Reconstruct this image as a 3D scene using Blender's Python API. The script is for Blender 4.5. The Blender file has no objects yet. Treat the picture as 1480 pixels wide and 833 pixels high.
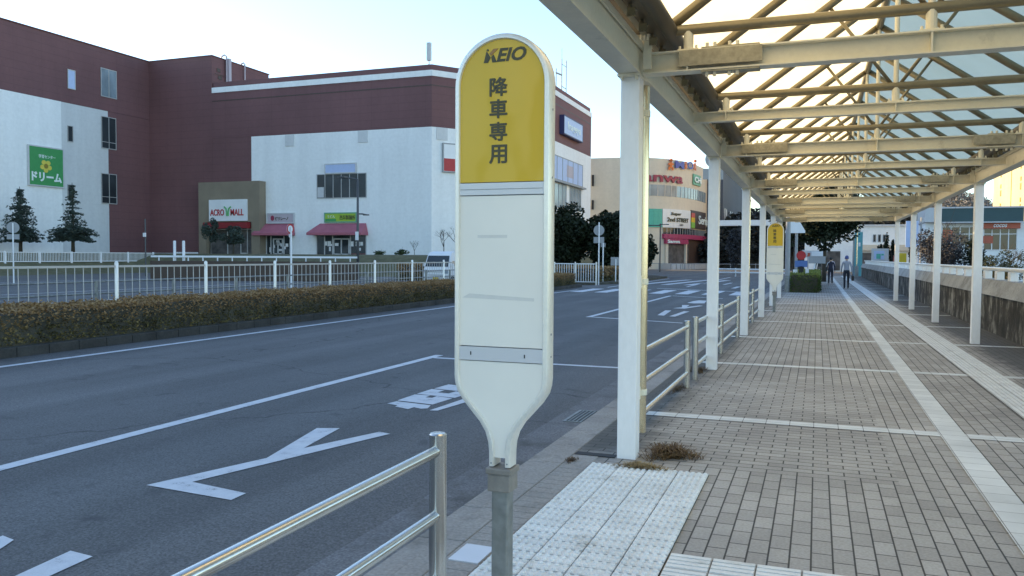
import bpy, bmesh, math, random
from mathutils import Vector, Matrix
from math import sin, cos, pi, radians, sqrt, atan2
random.seed(7)
SC = bpy.context.scene
COL = SC.collection
TAU = 2*pi

# ------------------------------------------------------------------ materials
def new_mat(name):
    m = bpy.data.materials.new(name); m.use_nodes = True
    nt = m.node_tree
    return m, nt, nt.nodes['Principled BSDF']

def N(nt, kind, **kw):
    n = nt.nodes.new(kind)
    for k, v in kw.items(): setattr(n, k, v)
    return n

def objcoord(nt, scale=(1, 1, 1)):
    g = N(nt, 'ShaderNodeNewGeometry')
    mp = N(nt, 'ShaderNodeMapping'); mp.inputs['Scale'].default_value = scale
    nt.links.new(g.outputs['Position'], mp.inputs['Vector'])
    return mp.outputs['Vector']

def noise(nt, vec, scale, detail=4, rough=.55):
    n = N(nt, 'ShaderNodeTexNoise'); n.inputs['Scale'].default_value = scale
    n.inputs['Detail'].default_value = detail; n.inputs['Roughness'].default_value = rough
    nt.links.new(vec, n.inputs['Vector']); return n.outputs['Fac']

def ramp(nt, fac, stops):
    r = N(nt, 'ShaderNodeValToRGB'); e = r.color_ramp.elements
    while len(e) < len(stops): e.new(.5)
    for i, (p, c) in enumerate(stops):
        e[i].position = p; e[i].color = (c, c, c, 1) if not hasattr(c, '__len__') else (*c, 1)
    nt.links.new(fac, r.inputs['Fac']); return r.outputs['Color']

def mixc(nt, fac, a, b, mode='MIX'):
    m = N(nt, 'ShaderNodeMix', data_type='RGBA', blend_type=mode)
    for s, v in ((m.inputs[0], fac), (m.inputs[6], a), (m.inputs[7], b)):
        if hasattr(v, 'links'): nt.links.new(v, s)
        elif hasattr(v, '__len__'): s.default_value = (*v, 1)
        else: s.default_value = v
    return m.outputs[2]

def math_(nt, op, a, b=None):
    m = N(nt, 'ShaderNodeMath', operation=op)
    for i, v in enumerate((a, b)):
        if v is None: continue
        if hasattr(v, 'links'): nt.links.new(v, m.inputs[i])
        else: m.inputs[i].default_value = v
    return m.outputs[0]

def bump(nt, h, bsdf, strength=.3, dist=.02):
    b = N(nt, 'ShaderNodeBump'); b.inputs['Strength'].default_value = strength; b.inputs['Distance'].default_value = dist
    nt.links.new(h, b.inputs['Height']); nt.links.new(b.outputs['Normal'], bsdf.inputs['Normal'])

def mat(name, c, rough=.7, var=.12, scale=3, metal=0, bmp=0, fine=0, stretch=(1, 1, 1), dirt=None, dirt_scale=1.2, dirt_lo=.5, dirt_hi=.75, spec=None, grain=None):
    """plain surface with large-scale value variation, optional fine grain and streaky dirt"""
    m, nt, b = new_mat(name)
    v = objcoord(nt, stretch)
    n = noise(nt, v, scale)
    lo = [max(0, x*(1-var)) for x in c]; hi = [min(1, x*(1+var)) for x in c]
    col = ramp(nt, n, [(.3, lo), (.7, hi)])
    if fine:
        f = noise(nt, v, fine, 2); gn = grain if grain is not None else (.03 if metal or 'paint' in name else .16)
        col = mixc(nt, 1, col, ramp(nt, f, [(.3, 1-gn), (.7, 1+gn)]), 'MULTIPLY')
    if dirt:
        d = noise(nt, v, dirt_scale, 6, .65)
        col = mixc(nt, ramp(nt, d, [(dirt_lo, 0.), (dirt_hi, 1.)]), col, dirt)
    nt.links.new(col, b.inputs['Base Color'])
    b.inputs['Roughness'].default_value = rough; b.inputs['Metallic'].default_value = metal
    if spec is not None: b.inputs['Specular IOR Level'].default_value = spec
    if bmp:
        bump(nt, noise(nt, v, fine or scale*8, 3), b, bmp, .01)
    return m

M = {}
M['asphalt'] = None
def make_asphalt():
    m, nt, b = new_mat('asphalt'); v = objcoord(nt)
    big = noise(nt, v, .25, 5, .6); fine = noise(nt, v, 62, 3, .75); mid = noise(nt, objcoord(nt, (2.2, .16, 1)), .8, 4)
    c = ramp(nt, big, [(.3, (.094, .094, .094)), (.7, (.126, .125, .123))])
    c = mixc(nt, .7, c, ramp(nt, mid, [(.3, .78), (.7, 1.16)]), 'MULTIPLY')
    c = mixc(nt, 1, c, ramp(nt, fine, [(.28, .42), (.5, 1.), (.74, 1.75)]), 'MULTIPLY')
    spots = noise(nt, v, 2.6, 3, .6)
    c = mixc(nt, ramp(nt, spots, [(.62, 0.), (.72, .6)]), c, (.05, .051, .053))
    sx = N(nt, 'ShaderNodeSeparateXYZ'); nt.links.new(v, sx.inputs[0])
    wob = math_(nt, 'ADD', sx.outputs[0], math_(nt, 'MULTIPLY', noise(nt, objcoord(nt, (1, .12, 1)), .7, 2), .5))
    wp = math_(nt, 'SINE', math_(nt, 'MULTIPLY', wob, 3.7)); wpn = math_(nt, 'MULTIPLY', wp, noise(nt, objcoord(nt, (1, .1, 1)), .5, 3))
    c = mixc(nt, 1, c, ramp(nt, wpn, [(.0, 1.), (.5, 1.17)]), 'MULTIPLY')
    # hairline cracks and sealed seams
    w = N(nt, 'ShaderNodeTexVoronoi', feature='DISTANCE_TO_EDGE'); w.inputs['Scale'].default_value = .16
    dv = N(nt, 'ShaderNodeVectorMath', operation='ADD'); nt.links.new(v, dv.inputs[0])
    nn = N(nt, 'ShaderNodeTexNoise'); nn.inputs['Scale'].default_value = 1.1; nn.inputs['Detail'].default_value = 5
    nt.links.new(v, nn.inputs['Vector']); nt.links.new(nn.outputs['Color'], dv.inputs[1]); nt.links.new(dv.outputs[0], w.inputs['Vector'])
    c = mixc(nt, ramp(nt, w.outputs['Distance'], [(.0, .8), (.0035, 0.)]), c, (.03, .03, .032))
    nt.links.new(c, b.inputs['Base Color']); b.inputs['Roughness'].default_value = .82
    bump(nt, fine, b, .55, .006); return m
M['asphalt'] = make_asphalt()

def make_paving():
    m, nt, b = new_mat('brick_paving'); v = objcoord(nt)
    sep = N(nt, 'ShaderNodeSeparateXYZ'); nt.links.new(v, sep.inputs[0])
    def bricks(rotated):
        mp = N(nt, 'ShaderNodeMapping')
        mp.inputs['Rotation'].default_value = (0, 0, 0 if rotated else pi/2)
        nt.links.new(v, mp.inputs['Vector'])
        t = N(nt, 'ShaderNodeTexBrick'); t.offset = .5; t.squash = 1
        t.inputs['Scale'].default_value = 1; t.inputs['Brick Width'].default_value = .21; t.inputs['Row Height'].default_value = .105
        t.inputs['Mortar Size'].default_value = .0055; t.inputs['Mortar Smooth'].default_value = .3; t.inputs['Bias'].default_value = 0
        t.inputs['Color1'].default_value = (.42, .39, .35, 1); t.inputs['Color2'].default_value = (.325, .30, .268, 1)
        t.inputs['Mortar'].default_value = (.052, .048, .043, 1)
        nt.links.new(mp.outputs[0], t.inputs['Vector']); return t
    a, r = bricks(False), bricks(True)
    # the paviours are turned a quarter in the bay before the first column gap
    mx = math_(nt, 'LESS_THAN', sep.outputs[0], .56); my0 = math_(nt, 'GREATER_THAN', sep.outputs[1], 6.09); my1 = math_(nt, 'LESS_THAN', sep.outputs[1], 10.71)
    mask = math_(nt, 'MULTIPLY', math_(nt, 'MULTIPLY', mx, my0), my1)
    col = mixc(nt, mask, a.outputs['Color'], r.outputs['Color'])
    hgt = mixc(nt, mask, a.outputs['Fac'], r.outputs['Fac'])
    col = mixc(nt, 1, col, ramp(nt, noise(nt, v, .7, 5), [(.3, .74), (.7, 1.16)]), 'MULTIPLY')
    sp_ = noise(nt, v, 5.5, 5, .7); col = mixc(nt, ramp(nt, sp_, [(.64, 0.), (.76, .55)]), col, (.11, .10, .088))
    col = mixc(nt, 1, col, ramp(nt, noise(nt, v, 60, 2), [(.3, .86), (.7, 1.13)]), 'MULTIPLY')
    # soil and moss by the kerb; also darker towards the wall
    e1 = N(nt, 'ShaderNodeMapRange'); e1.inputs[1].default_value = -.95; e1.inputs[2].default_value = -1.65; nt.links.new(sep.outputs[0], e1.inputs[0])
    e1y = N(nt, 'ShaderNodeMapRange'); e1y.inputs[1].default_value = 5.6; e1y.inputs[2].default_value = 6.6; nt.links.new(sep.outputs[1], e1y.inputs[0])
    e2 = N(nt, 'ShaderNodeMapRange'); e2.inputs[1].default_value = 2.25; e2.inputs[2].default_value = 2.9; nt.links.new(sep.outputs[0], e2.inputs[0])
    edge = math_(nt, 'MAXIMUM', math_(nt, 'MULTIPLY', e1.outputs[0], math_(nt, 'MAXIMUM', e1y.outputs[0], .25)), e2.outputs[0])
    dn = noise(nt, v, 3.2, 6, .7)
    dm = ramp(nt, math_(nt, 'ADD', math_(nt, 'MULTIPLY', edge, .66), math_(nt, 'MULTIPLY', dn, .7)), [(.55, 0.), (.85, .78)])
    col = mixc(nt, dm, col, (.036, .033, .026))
    nt.links.new(col, b.inputs['Base Color']); b.inputs['Roughness'].default_value = .78
    hb = math_(nt, 'SUBTRACT', 1., hgt); hb = math_(nt, 'ADD', hb, math_(nt, 'MULTIPLY', noise(nt, v, 70, 2), .35))
    bump(nt, hb, b, .5, .008); return m
M['paving'] = make_paving()

def make_pale_tile(name, c, w, h, mortar=(.16, .15, .14), offs=0.):
    m, nt, b = new_mat(name); v = objcoord(nt)
    t = N(nt, 'ShaderNodeTexBrick'); t.offset = offs; t.inputs['Scale'].default_value = 1
    t.inputs['Brick Width'].default_value = w; t.inputs['Row Height'].default_value = h
    t.inputs['Mortar Size'].default_value = .003; t.inputs['Mortar Smooth'].default_value = .2
    t.inputs['Color1'].default_value = (*c, 1); t.inputs['Color2'].default_value = (*[x*.88 for x in c], 1); t.inputs['Mortar'].default_value = (*mortar, 1)
    nt.links.new(v, t.inputs['Vector'])
    col = mixc(nt, 1, t.outputs['Color'], ramp(nt, noise(nt, v, 1.3, 5), [(.3, .8), (.7, 1.1)]), 'MULTIPLY')
    d = noise(nt, v, 4.5, 6, .7); col = mixc(nt, ramp(nt, d, [(.6, 0.), (.85, .5)]), col, (.2, .18, .15))
    nt.links.new(col, b.inputs['Base Color']); b.inputs['Roughness'].default_value = .7
    bump(nt, noise(nt, v, 60, 2), b, .2, .005); return m
M['pale_tile'] = make_pale_tile('pale_paving_tile', (.70, .72, .69), .21, .21)
M['tactile'] = mat('tactile_tile', (.70, .71, .68), .6, .10, 4, bmp=.1, fine=55, grain=.04, dirt=(.36, .32, .26), dirt_scale=3.2, dirt_lo=.58, dirt_hi=.8)
M['tactile_worn'] = mat('tactile_tile_worn_base', (.47, .47, .445), .75, .12, 4, bmp=.1, fine=55, grain=.05)
M['grout'] = mat('grout', (.05, .047, .042), .9, .2, 9)
M['concrete'] = mat('concrete', (.165, .168, .172), .9, .15, 1.7, bmp=.5, fine=60, grain=.35, dirt=(.075, .072, .066), dirt_scale=2.2)
M['kerb'] = mat('kerb_stone', (.31, .29, .265), .9, .15, 1.9, bmp=.3, fine=50, dirt=(.10, .092, .075), dirt_scale=2.6, dirt_lo=.55, dirt_hi=.85)
M['median_kerb'] = mat('median_kerb_stone', (.06, .056, .05), .95, .35, 1.4, bmp=.3, fine=30)
def make_road_paint():
    m, nt, b = new_mat('road_paint'); v = objcoord(nt)
    n = noise(nt, v, 6, 7, .75); f = noise(nt, v, 90, 2, .7)
    s = math_(nt, 'ADD', math_(nt, 'MULTIPLY', n, .75), math_(nt, 'MULTIPLY', f, .25))
    c = ramp(nt, s, [(.34, (.16, .16, .165)), (.43, (.60, .61, .63)), (.7, (.76, .77, .78))])
    nt.links.new(c, b.inputs['Base Color']); b.inputs['Roughness'].default_value = .7
    bump(nt, f, b, .3, .004); return m
M['paint'] = make_road_paint()
def make_wall_stained():
    m, nt, b = new_mat('stained_concrete_wall'); v = objcoord(nt)
    st = noise(nt, objcoord(nt, (1, 1.0, .62)), 2.3, 8, .68); sp = noise(nt, v, .9, 6, .6)
    c = ramp(nt, st, [(.38, (.022, .020, .016)), (.50, (.058, .052, .044)), (.565, (.20, .19, .165)), (.66, (.36, .345, .31))])
    c = mixc(nt, .75, c, ramp(nt, sp, [(.35, .55), (.7, 1.25)]), 'MULTIPLY')
    nt.links.new(c, b.inputs['Base Color']); b.inputs['Roughness'].default_value = .9
    bump(nt, noise(nt, v, 25, 4), b, .5, .015); return m
M['wall_stained'] = make_wall_stained()
M['coping'] = mat('pale_coping', (.36, .35, .325), .85, .18, 1.1, bmp=.2, fine=22, dirt=(.14, .135, .12), dirt_scale=1.4, dirt_lo=.52, dirt_hi=.8)
M['white_paint'] = mat('white_painted_steel', (.88, .875, .86), .45, .03, 1.2, bmp=.03, fine=30, dirt=(.50, .46, .40), dirt_scale=2.6, dirt_lo=.66, dirt_hi=.9, stretch=(1, 1, .35))
M['warm_light_paint'] = mat('warm_light_painted_steel', (.80, .745, .60), .45, .05, 2, bmp=.06, fine=30, dirt=(.30, .25, .17), dirt_scale=2.6, dirt_lo=.6, dirt_hi=.85)  # white steel like the columns, with the warm light tinted into its colour
M['splice'] = mat('weathered_splice_plate', (.42, .37, .265), .6, .15, 4, bmp=.1, fine=30)
M['bronze'] = mat('bronze_pipe', (.225, .188, .12), .36, .15, 2.5, metal=.35, bmp=.08, fine=40)
M['bronze_dark'] = mat('bronze_pipe_dark', (.085, .068, .045), .5, .2, 2.5, metal=.3, bmp=.08, fine=40)
M['gold_pipe'] = mat('champagne_downpipe', (.72, .60, .43), .24, .1, 1.5, metal=.8, bmp=.03, fine=30)
M['steel'] = mat('stainless_steel', (.62, .60, .57), .22, .06, 3, metal=1, bmp=.02, fine=60)
M['rail_steel'] = mat('satin_steel', (.62, .605, .575), .25, .05, 3, metal=.95, bmp=.02, fine=60)
M['fence_metal'] = mat('fence_metal', (.50, .50, .49), .45, .06, 3, metal=.5)
M['alu'] = mat('brushed_aluminium', (.84, .81, .745), .36, .03, 3, metal=.4, bmp=.02, fine=60)
M['galv'] = mat('galvanised_steel', (.25, .26, .25), .5, .22, 14, metal=.6, bmp=.05, fine=40)
M['collar'] = mat('cast_collar', (.27, .245, .22), .6, .15, 14, metal=.35, bmp=.1, fine=50)
M['sign_white'] = mat('sign_white_sheet', (.87, .82, .735), .3, .03, 3)
M['sign_band'] = mat('sign_grey_band', (.62, .63, .65), .35, .03, 4, metal=.2)
M['residue'] = mat('label_residue', (.71, .68, .625), .5, .03, 30)
M['dark'] = mat('dark_matter', (.012, .012, .013), .7, .2, 4)
M['ink'] = mat('sign_ink', (.075, .065, .03), .5, .05, 9)
M['brown_clad'] = None
def make_yellow():
    m, nt, b = new_mat('sign_yellow_sheet'); v = objcoord(nt)
    sep = N(nt, 'ShaderNodeSeparateXYZ'); nt.links.new(v, sep.inputs[0])
    n = noise(nt, objcoord(nt, (3.2, 1, 1.5)), 1.25, 2, .45)
    c = ramp(nt, n, [(.40, (.80, .475, .045)), (.56, (.79, .465, .035)), (.60, (.74, .42, .008))])
    nt.links.new(c, b.inputs['Base Color']); b.inputs['Roughness'].default_value = .34; return m
M['yellow'] = make_yellow()
def make_clad(name, c, lh, dark=.7):
    m, nt, b = new_mat(name); v = objcoord(nt)
    sep = N(nt, 'ShaderNodeSeparateXYZ'); nt.links.new(v, sep.inputs[0])
    fr = math_(nt, 'FRACT', math_(nt, 'DIVIDE', sep.outputs[2], lh))
    ln = ramp(nt, fr, [(.0, dark), (.07, 1.)])
    vf = math_(nt, 'FRACT', math_(nt, 'DIVIDE', math_(nt, 'ADD', sep.outputs[0], sep.outputs[1]), lh*4.)); ln = mixc(nt, 1, ln, ramp(nt, vf, [(.0, dark), (.012, 1.)]), 'MULTIPLY')
    col = ramp(nt, noise(nt, v, .12, 4), [(.3, [x*(.95 if c[0] > .5 else .86) for x in c]), (.7, [min(.92, x*(1.02 if c[0] > .5 else 1.12)) for x in c])])
    col = mixc(nt, 1, col, ln, 'MULTIPLY')
    col = mixc(nt, 1, col, ramp(nt, noise(nt, objcoord(nt, (1, 1, .12)), .9, 5), [(.3, .95), (.7, 1.04)]), 'MULTIPLY')
    col = mixc(nt, 1, col, ramp(nt, noise(nt, v, 3, 3), [(.3, .96), (.7, 1.04)]), 'MULTIPLY')
    nt.links.new(col, b.inputs['Base Color']); b.inputs['Roughness'].default_value = .75; return m
M['brown_clad'] = make_clad('brown_cladding', (.195, .080, .082), .78)
M['white_clad'] = make_clad('white_render', (.86, .87, .86), .98, .97)
M['grey_clad'] = make_clad('pale_grey_render', (.64, .65, .65), .98, .95)
M['cream_clad'] = make_clad('cream_render', (.70, .60, .48), 1.4, .96)
M['navy_clad'] = make_clad('navy_cladding', (.075, .085, .105), .6, .85)
M['tower'] = make_clad('cream_tower_render', (.50, .42, .27), 3.0, .93)
M['tan'] = mat('tan_portal', (.26, .20, .145), .8, .1, .6)
M['red_awning'] = mat('red_canvas', (.30, .018, .022), .7, .12, 1.5)
M['pink_awning'] = mat('faded_pink_canvas', (.50, .13, .17), .8, .1, 1.2)
M['glass'] = mat('dark_glass', (.03, .042, .048), .08, .3, .4, spec=.6)
M['glass_pale'] = mat('pale_glass', (.22, .29, .33), .1, .3, .5)
M['white_plain'] = mat('white_enamel', (.78, .79, .80), .4, .04, 1)
M['alu_frame'] = mat('window_aluminium', (.5, .5, .49), .45, .05, 2, metal=.3)
M['interior'] = mat('shop_interior', (.10, .09, .085), .8, .5, 1.2)
def flat(name, c, rough=.5): 
    M[name] = mat(name, c, rough, .05, 3)
flat('sign_green', (.0, .30, .095)); flat('lime', (.32, .52, .06)); flat('flower_yellow', (.70, .58, .10)); flat('olive_brown', (.28, .20, .03))
flat('red', (.55, .025, .03)); flat('logo_green', (.06, .42, .16)); flat('crimson', (.36, .035, .075)); flat('orange', (.75, .16, .04)); flat('blue', (.05, .09, .38))
flat('magenta', (.45, .045, .13)); flat('teal', (.01, .42, .33)); flat('pale_blue', (.42, .55, .78)); flat('navy', (.03, .035, .12)); flat('pink_grey', (.50, .42, .46))
flat('green_panel', (.10, .38, .24)); flat('teal_pillar', (.03, .33, .36)); flat('awning_green', (.015, .075, .085)); flat('coral', (.55, .11, .06)); flat('sky_blue', (.05, .17, .42))
flat('shop_yellow', (.75, .48, .03)); flat('black', (.015, .015, .016)); flat('lamp_dark', (.075, .08, .085)); flat('grey', (.30, .31, .32)); flat('pale_grey', (.55, .56, .57)); flat('logo_tan', (.42, .19, .06))
flat('skin', (.52, .30, .21)); flat('shirt_grey', (.30, .31, .35), .9); flat('trousers', (.018, .02, .028), .9); flat('dark_top', (.02, .022, .04), .9); flat('beige_trousers', (.16, .14, .12), .9)
flat('shoe', (.03, .03, .03)); flat('hair', (.012, .010, .010), .6); flat('cap_blue', (.06, .10, .25), .8); flat('light_shoe', (.5, .5, .5)); flat('bag_brown', (.03, .02, .015))
flat('tree_bark', (.07, .055, .04), .95); flat('rubber', (.02, .02, .02), .9); flat('dim_brown', (.07, .04, .03)); flat('white_letter', (.75, .85, .83)); flat('rainbow_red', (.6, .08, .05)); flat('rainbow_green', (.2, .5, .08))

def make_leaf(name, c1, c2, c3, top=None):
    m, nt, b = new_mat(name); v = objcoord(nt)
    n = noise(nt, v, 1.6, 4, .6); f = noise(nt, v, 17, 2, .6)
    mixed = math_(nt, 'ADD', math_(nt, 'MULTIPLY', n, .5), math_(nt, 'MULTIPLY', f, .5))
    c = ramp(nt, mixed, [(.36, c1), (.5, c2), (.64, c3)])
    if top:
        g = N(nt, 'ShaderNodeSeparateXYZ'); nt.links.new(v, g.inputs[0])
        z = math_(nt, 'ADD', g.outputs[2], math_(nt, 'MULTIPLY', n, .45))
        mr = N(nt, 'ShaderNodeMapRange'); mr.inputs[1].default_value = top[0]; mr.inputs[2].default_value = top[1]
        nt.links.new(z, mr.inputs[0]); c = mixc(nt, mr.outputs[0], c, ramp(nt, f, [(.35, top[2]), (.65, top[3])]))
    nt.links.new(c, b.inputs['Base Color']); b.inputs['Roughness'].default_value = .65
    b.inputs['Specular IOR Level'].default_value = .25
    return m
M['leaf_dark'] = make_leaf('dark_evergreen_leaves', (.007, .012, .006), (.013, .022, .010), (.025, .040, .017))
M['leaf_conifer'] = make_leaf('conifer_needles', (.028, .046, .040), (.048, .072, .060), (.075, .105, .085))
M['leaf_mid'] = make_leaf('shrub_leaves', (.03, .05, .02), (.05, .08, .03), (.08, .12, .045))
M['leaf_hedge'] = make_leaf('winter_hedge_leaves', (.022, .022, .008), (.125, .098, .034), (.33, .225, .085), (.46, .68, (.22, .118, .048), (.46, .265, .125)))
M['leaf_box'] = make_leaf('green_hedge_leaves', (.035, .055, .012), (.06, .09, .02), (.10, .14, .03), (.80, .98, (.15, .19, .04), (.24, .27, .07)))  # lighter hedge top: sunlight put into the leaf colour
M['leaf_dry'] = make_leaf('dry_grass_blades', (.14, .09, .04), (.28, .19, .09), (.44, .33, .17))
M['leaf_weed'] = make_leaf('brown_weed', (.05, .03, .016), (.12, .065, .032), (.21, .13, .06))
M['leaf_olive'] = make_leaf('olive_shrub_leaves', (.06, .055, .022), (.13, .11, .045), (.21, .17, .08))
M['leaf_purple'] = make_leaf('dark_twiggy_shrub', (.022, .022, .026), (.05, .048, .05), (.11, .10, .105))
M['leaf_hill'] = make_leaf('bare_wood_on_hill', (.13, .122, .116), (.19, .178, .17), (.26, .245, .235))
M['leaf_forest'] = make_leaf('dark_wood', (.018, .02, .02), (.03, .034, .03), (.05, .052, .046))
M['grass'] = make_leaf('verge_turf', (.085, .078, .038), (.13, .118, .06), (.19, .165, .09))
M['soil'] = mat('soil', (.085, .075, .055), .95, .3, 2, bmp=.4, fine=20)
M['ground'] = mat('town_ground', (.12, .12, .115), .9, .2, .1)
def make_roof_sheet():
    m, nt, b = new_mat('translucent_roof_sheet'); v = objcoord(nt)
    col = ramp(nt, noise(nt, v, .9, 5), [(.3, (.70, .665, .515)), (.7, (.78, .75, .61))])
    d = N(nt, 'ShaderNodeBsdfDiffuse'); t = N(nt, 'ShaderNodeBsdfTranslucent'); mx = N(nt, 'ShaderNodeMixShader'); mx.inputs[0].default_value = .82
    for s in (d, t): nt.links.new(col, s.inputs['Color'])
    nt.links.new(d.outputs[0], mx.inputs[1]); nt.links.new(t.outputs[0], mx.inputs[2])
    nt.links.new(mx.outputs[0], nt.nodes['Material Output'].inputs['Surface']); return m
M['roof_sheet'] = make_roof_sheet()

# ------------------------------------------------------------------ builders
def wloc(o):
    v = Vector((0, 0, 0))
    while o: v += o.location; o = o.parent
    return v

def T(name, label, cat, loc, group=None):
    o = bpy.data.objects.new(name, None); COL.objects.link(o); o.location = loc; o.empty_display_size = .2
    tag(o, label, cat, group); return o
def tag(o, label, cat, group=None, kind=None):
    o['label'] = label; o['category'] = cat
    if group: o['group'] = group
    if kind: o['kind'] = kind
    return o
def copytree(o, delta, label, parent=None):
    c = o.copy(); COL.objects.link(c)
    if parent: c.parent = parent
    else:
        c.location = o.location + Vector(delta)
        if label: c['label'] = label
    for ch in o.children: copytree(ch, delta, None, c)
    return c

class MB:
    def __init__(s): s.v = []; s.f = []; s.m = []; s.mi = 0
    def add(s, vs, fs):
        n = len(s.v); s.v += [tuple(x) for x in vs]; s.f += [[i+n for i in f] for f in fs]; s.m += [s.mi]*len(fs); return s
    def box(s, x0, x1, y0, y1, z0, z1):
        return s.add([(x0, y0, z0), (x1, y0, z0), (x1, y1, z0), (x0, y1, z0), (x0, y0, z1), (x1, y0, z1), (x1, y1, z1), (x0, y1, z1)],
                     [(0, 3, 2, 1), (4, 5, 6, 7), (0, 1, 5, 4), (1, 2, 6, 5), (2, 3, 7, 6), (3, 0, 4, 7)])
    def obox(s, c, ax, ay, az):
        c, ax, ay, az = map(Vector, (c, ax, ay, az))
        return s.add([c+i*ax+j*ay+k*az for k in (-1, 1) for i, j in ((-1, -1), (1, -1), (1, 1), (-1, 1))],
                     [(0, 3, 2, 1), (4, 5, 6, 7), (0, 1, 5, 4), (1, 2, 6, 5), (2, 3, 7, 6), (3, 0, 4, 7)])
    def wbox(s, a, b, z0, z1, d0, d1):
        """box on a wall line a->b (xy), from z0 to z1, standing d0..d1 out of it on its right-hand side"""
        a, b = Vector((*a, 0)), Vector((*b, 0)); t = (b-a).normalized(); n = Vector((t.y, -t.x, 0))
        p = [a+n*d0, b+n*d0, b+n*d1, a+n*d1]
        return s.add([(q.x, q.y, z) for z in (z0, z1) for q in p], [(0, 1, 2, 3), (7, 6, 5, 4), (0, 4, 5, 1), (1, 5, 6, 2), (2, 6, 7, 3), (3, 7, 4, 0)])
    def tube(s, p0, p1, r, n=10, r1=None, cap=True):
        p0, p1 = Vector(p0), Vector(p1); r1 = r if r1 is None else r1
        d = (p1-p0).normalized(); u = d.orthogonal().normalized(); w = d.cross(u)
        vs = [p0+(u*cos(TAU*i/n)+w*sin(TAU*i/n))*r for i in range(n)]+[p1+(u*cos(TAU*i/n)+w*sin(TAU*i/n))*r1 for i in range(n)]
        fs = [(i, (i+1) % n, n+(i+1) % n, n+i) for i in range(n)]
        if cap: fs += [tuple(range(n-1, -1, -1)), tuple(range(n, 2*n))]
        return s.add(vs, fs)
    def path(s, pts, r, n=10, radii=None):
        pts = [Vector(p) for p in pts]; rings = []
        u = None
        for i, p in enumerate(pts):
            d = (pts[min(i+1, len(pts)-1)]-pts[max(i-1, 0)]).normalized()
            u = d.orthogonal().normalized() if u is None else (u-d*u.dot(d)).normalized()
            w = d.cross(u); rr = radii[i] if radii else r
            rings.append([p+(u*cos(TAU*k/n)+w*sin(TAU*k/n))*rr for k in range(n)])
        vs = [v for g in rings for v in g]; fs = []
        for i in range(len(rings)-1):
            for k in range(n): fs.append((i*n+k, i*n+(k+1) % n, (i+1)*n+(k+1) % n, (i+1)*n+k))
        fs += [tuple(range(n-1, -1, -1)), tuple(range(len(vs)-n, len(vs)))]
        return s.add(vs, fs)
    def lathe(s, c, prof, n=20):
        vs = [(c[0]+r*cos(TAU*i/n), c[1]+r*sin(TAU*i/n), c[2]+z) for r, z in prof for i in range(n)]
        fs = [(k*n+i, k*n+(i+1) % n, (k+1)*n+(i+1) % n, (k+1)*n+i) for k in range(len(prof)-1) for i in range(n)]
        fs += [tuple(range(n-1, -1, -1)), tuple(range(len(vs)-n, len(vs)))]
        return s.add(vs, fs)
    def prism(s, poly, z0, z1):
        n = len(poly)
        return s.add([(x, y, z0) for x, y in poly]+[(x, y, z1) for x, y in poly],
                     [tuple(range(n-1, -1, -1)), tuple(range(n, 2*n))]+[(i, (i+1) % n, n+(i+1) % n, n+i) for i in range(n)])
    def vprism(s, poly, y0, y1):
        """polygon in the xz plane (counter-clockwise seen from -y) extruded y0..y1"""
        n = len(poly)
        return s.add([(x, y0, z) for x, z in poly]+[(x, y1, z) for x, z in poly],
                     [tuple(range(n)), tuple(range(2*n-1, n-1, -1))]+[((i+1) % n, i, n+i, n+(i+1) % n) for i in range(n)])
    def flat(s, poly, z):
        return s.add([(x, y, z) for x, y in poly], [tuple(range(len(poly)))])
    def hbeam(s, a, b, w, h, t=.012):
        """H section between a and b (horizontal), a and b at the bottom centre"""
        a, b = Vector(a), Vector(b); d = (b-a); L = d.length/2; d.normalize(); sd = Vector((-d.y, d.x, 0)); c = (a+b)/2; z = Vector((0, 0, 1))
        s.obox(c+z*t/2, d*L, sd*w/2, z*t/2); s.obox(c+z*(h-t/2), d*L, sd*w/2, z*t/2)
        return s.obox(c+z*h/2, d*L, sd*t*.35, z*(h/2-t))
    def build(s, name, mats, parent=None, smooth=False, bevel=0, kind=None, auto=False):
        me = bpy.data.meshes.new(name); o0 = wloc(parent) if parent else Vector((0, 0, 0))
        me.from_pydata([(x-o0.x, y-o0.y, z-o0.z) for x, y, z in s.v], [], s.f)
        for m in (mats if isinstance(mats, (list, tuple)) else [mats]): me.materials.append(m if not isinstance(m, str) else M[m])
        if len(me.materials) > 1: me.polygons.foreach_set('material_index', s.m)
        me.update()
        if smooth:
            me.polygons.foreach_set('use_smooth', [True]*len(me.polygons))
            if auto: me.set_sharp_from_angle(angle=radians(40))
        o = bpy.data.objects.new(name, me); COL.objects.link(o)
        if parent: o.parent = parent
        if bevel:
            bv = o.modifiers.new('bevel', 'BEVEL'); bv.width = bevel; bv.segments = 2; bv.limit_method = 'ANGLE'
        if kind: o['kind'] = kind
        return o

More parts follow.
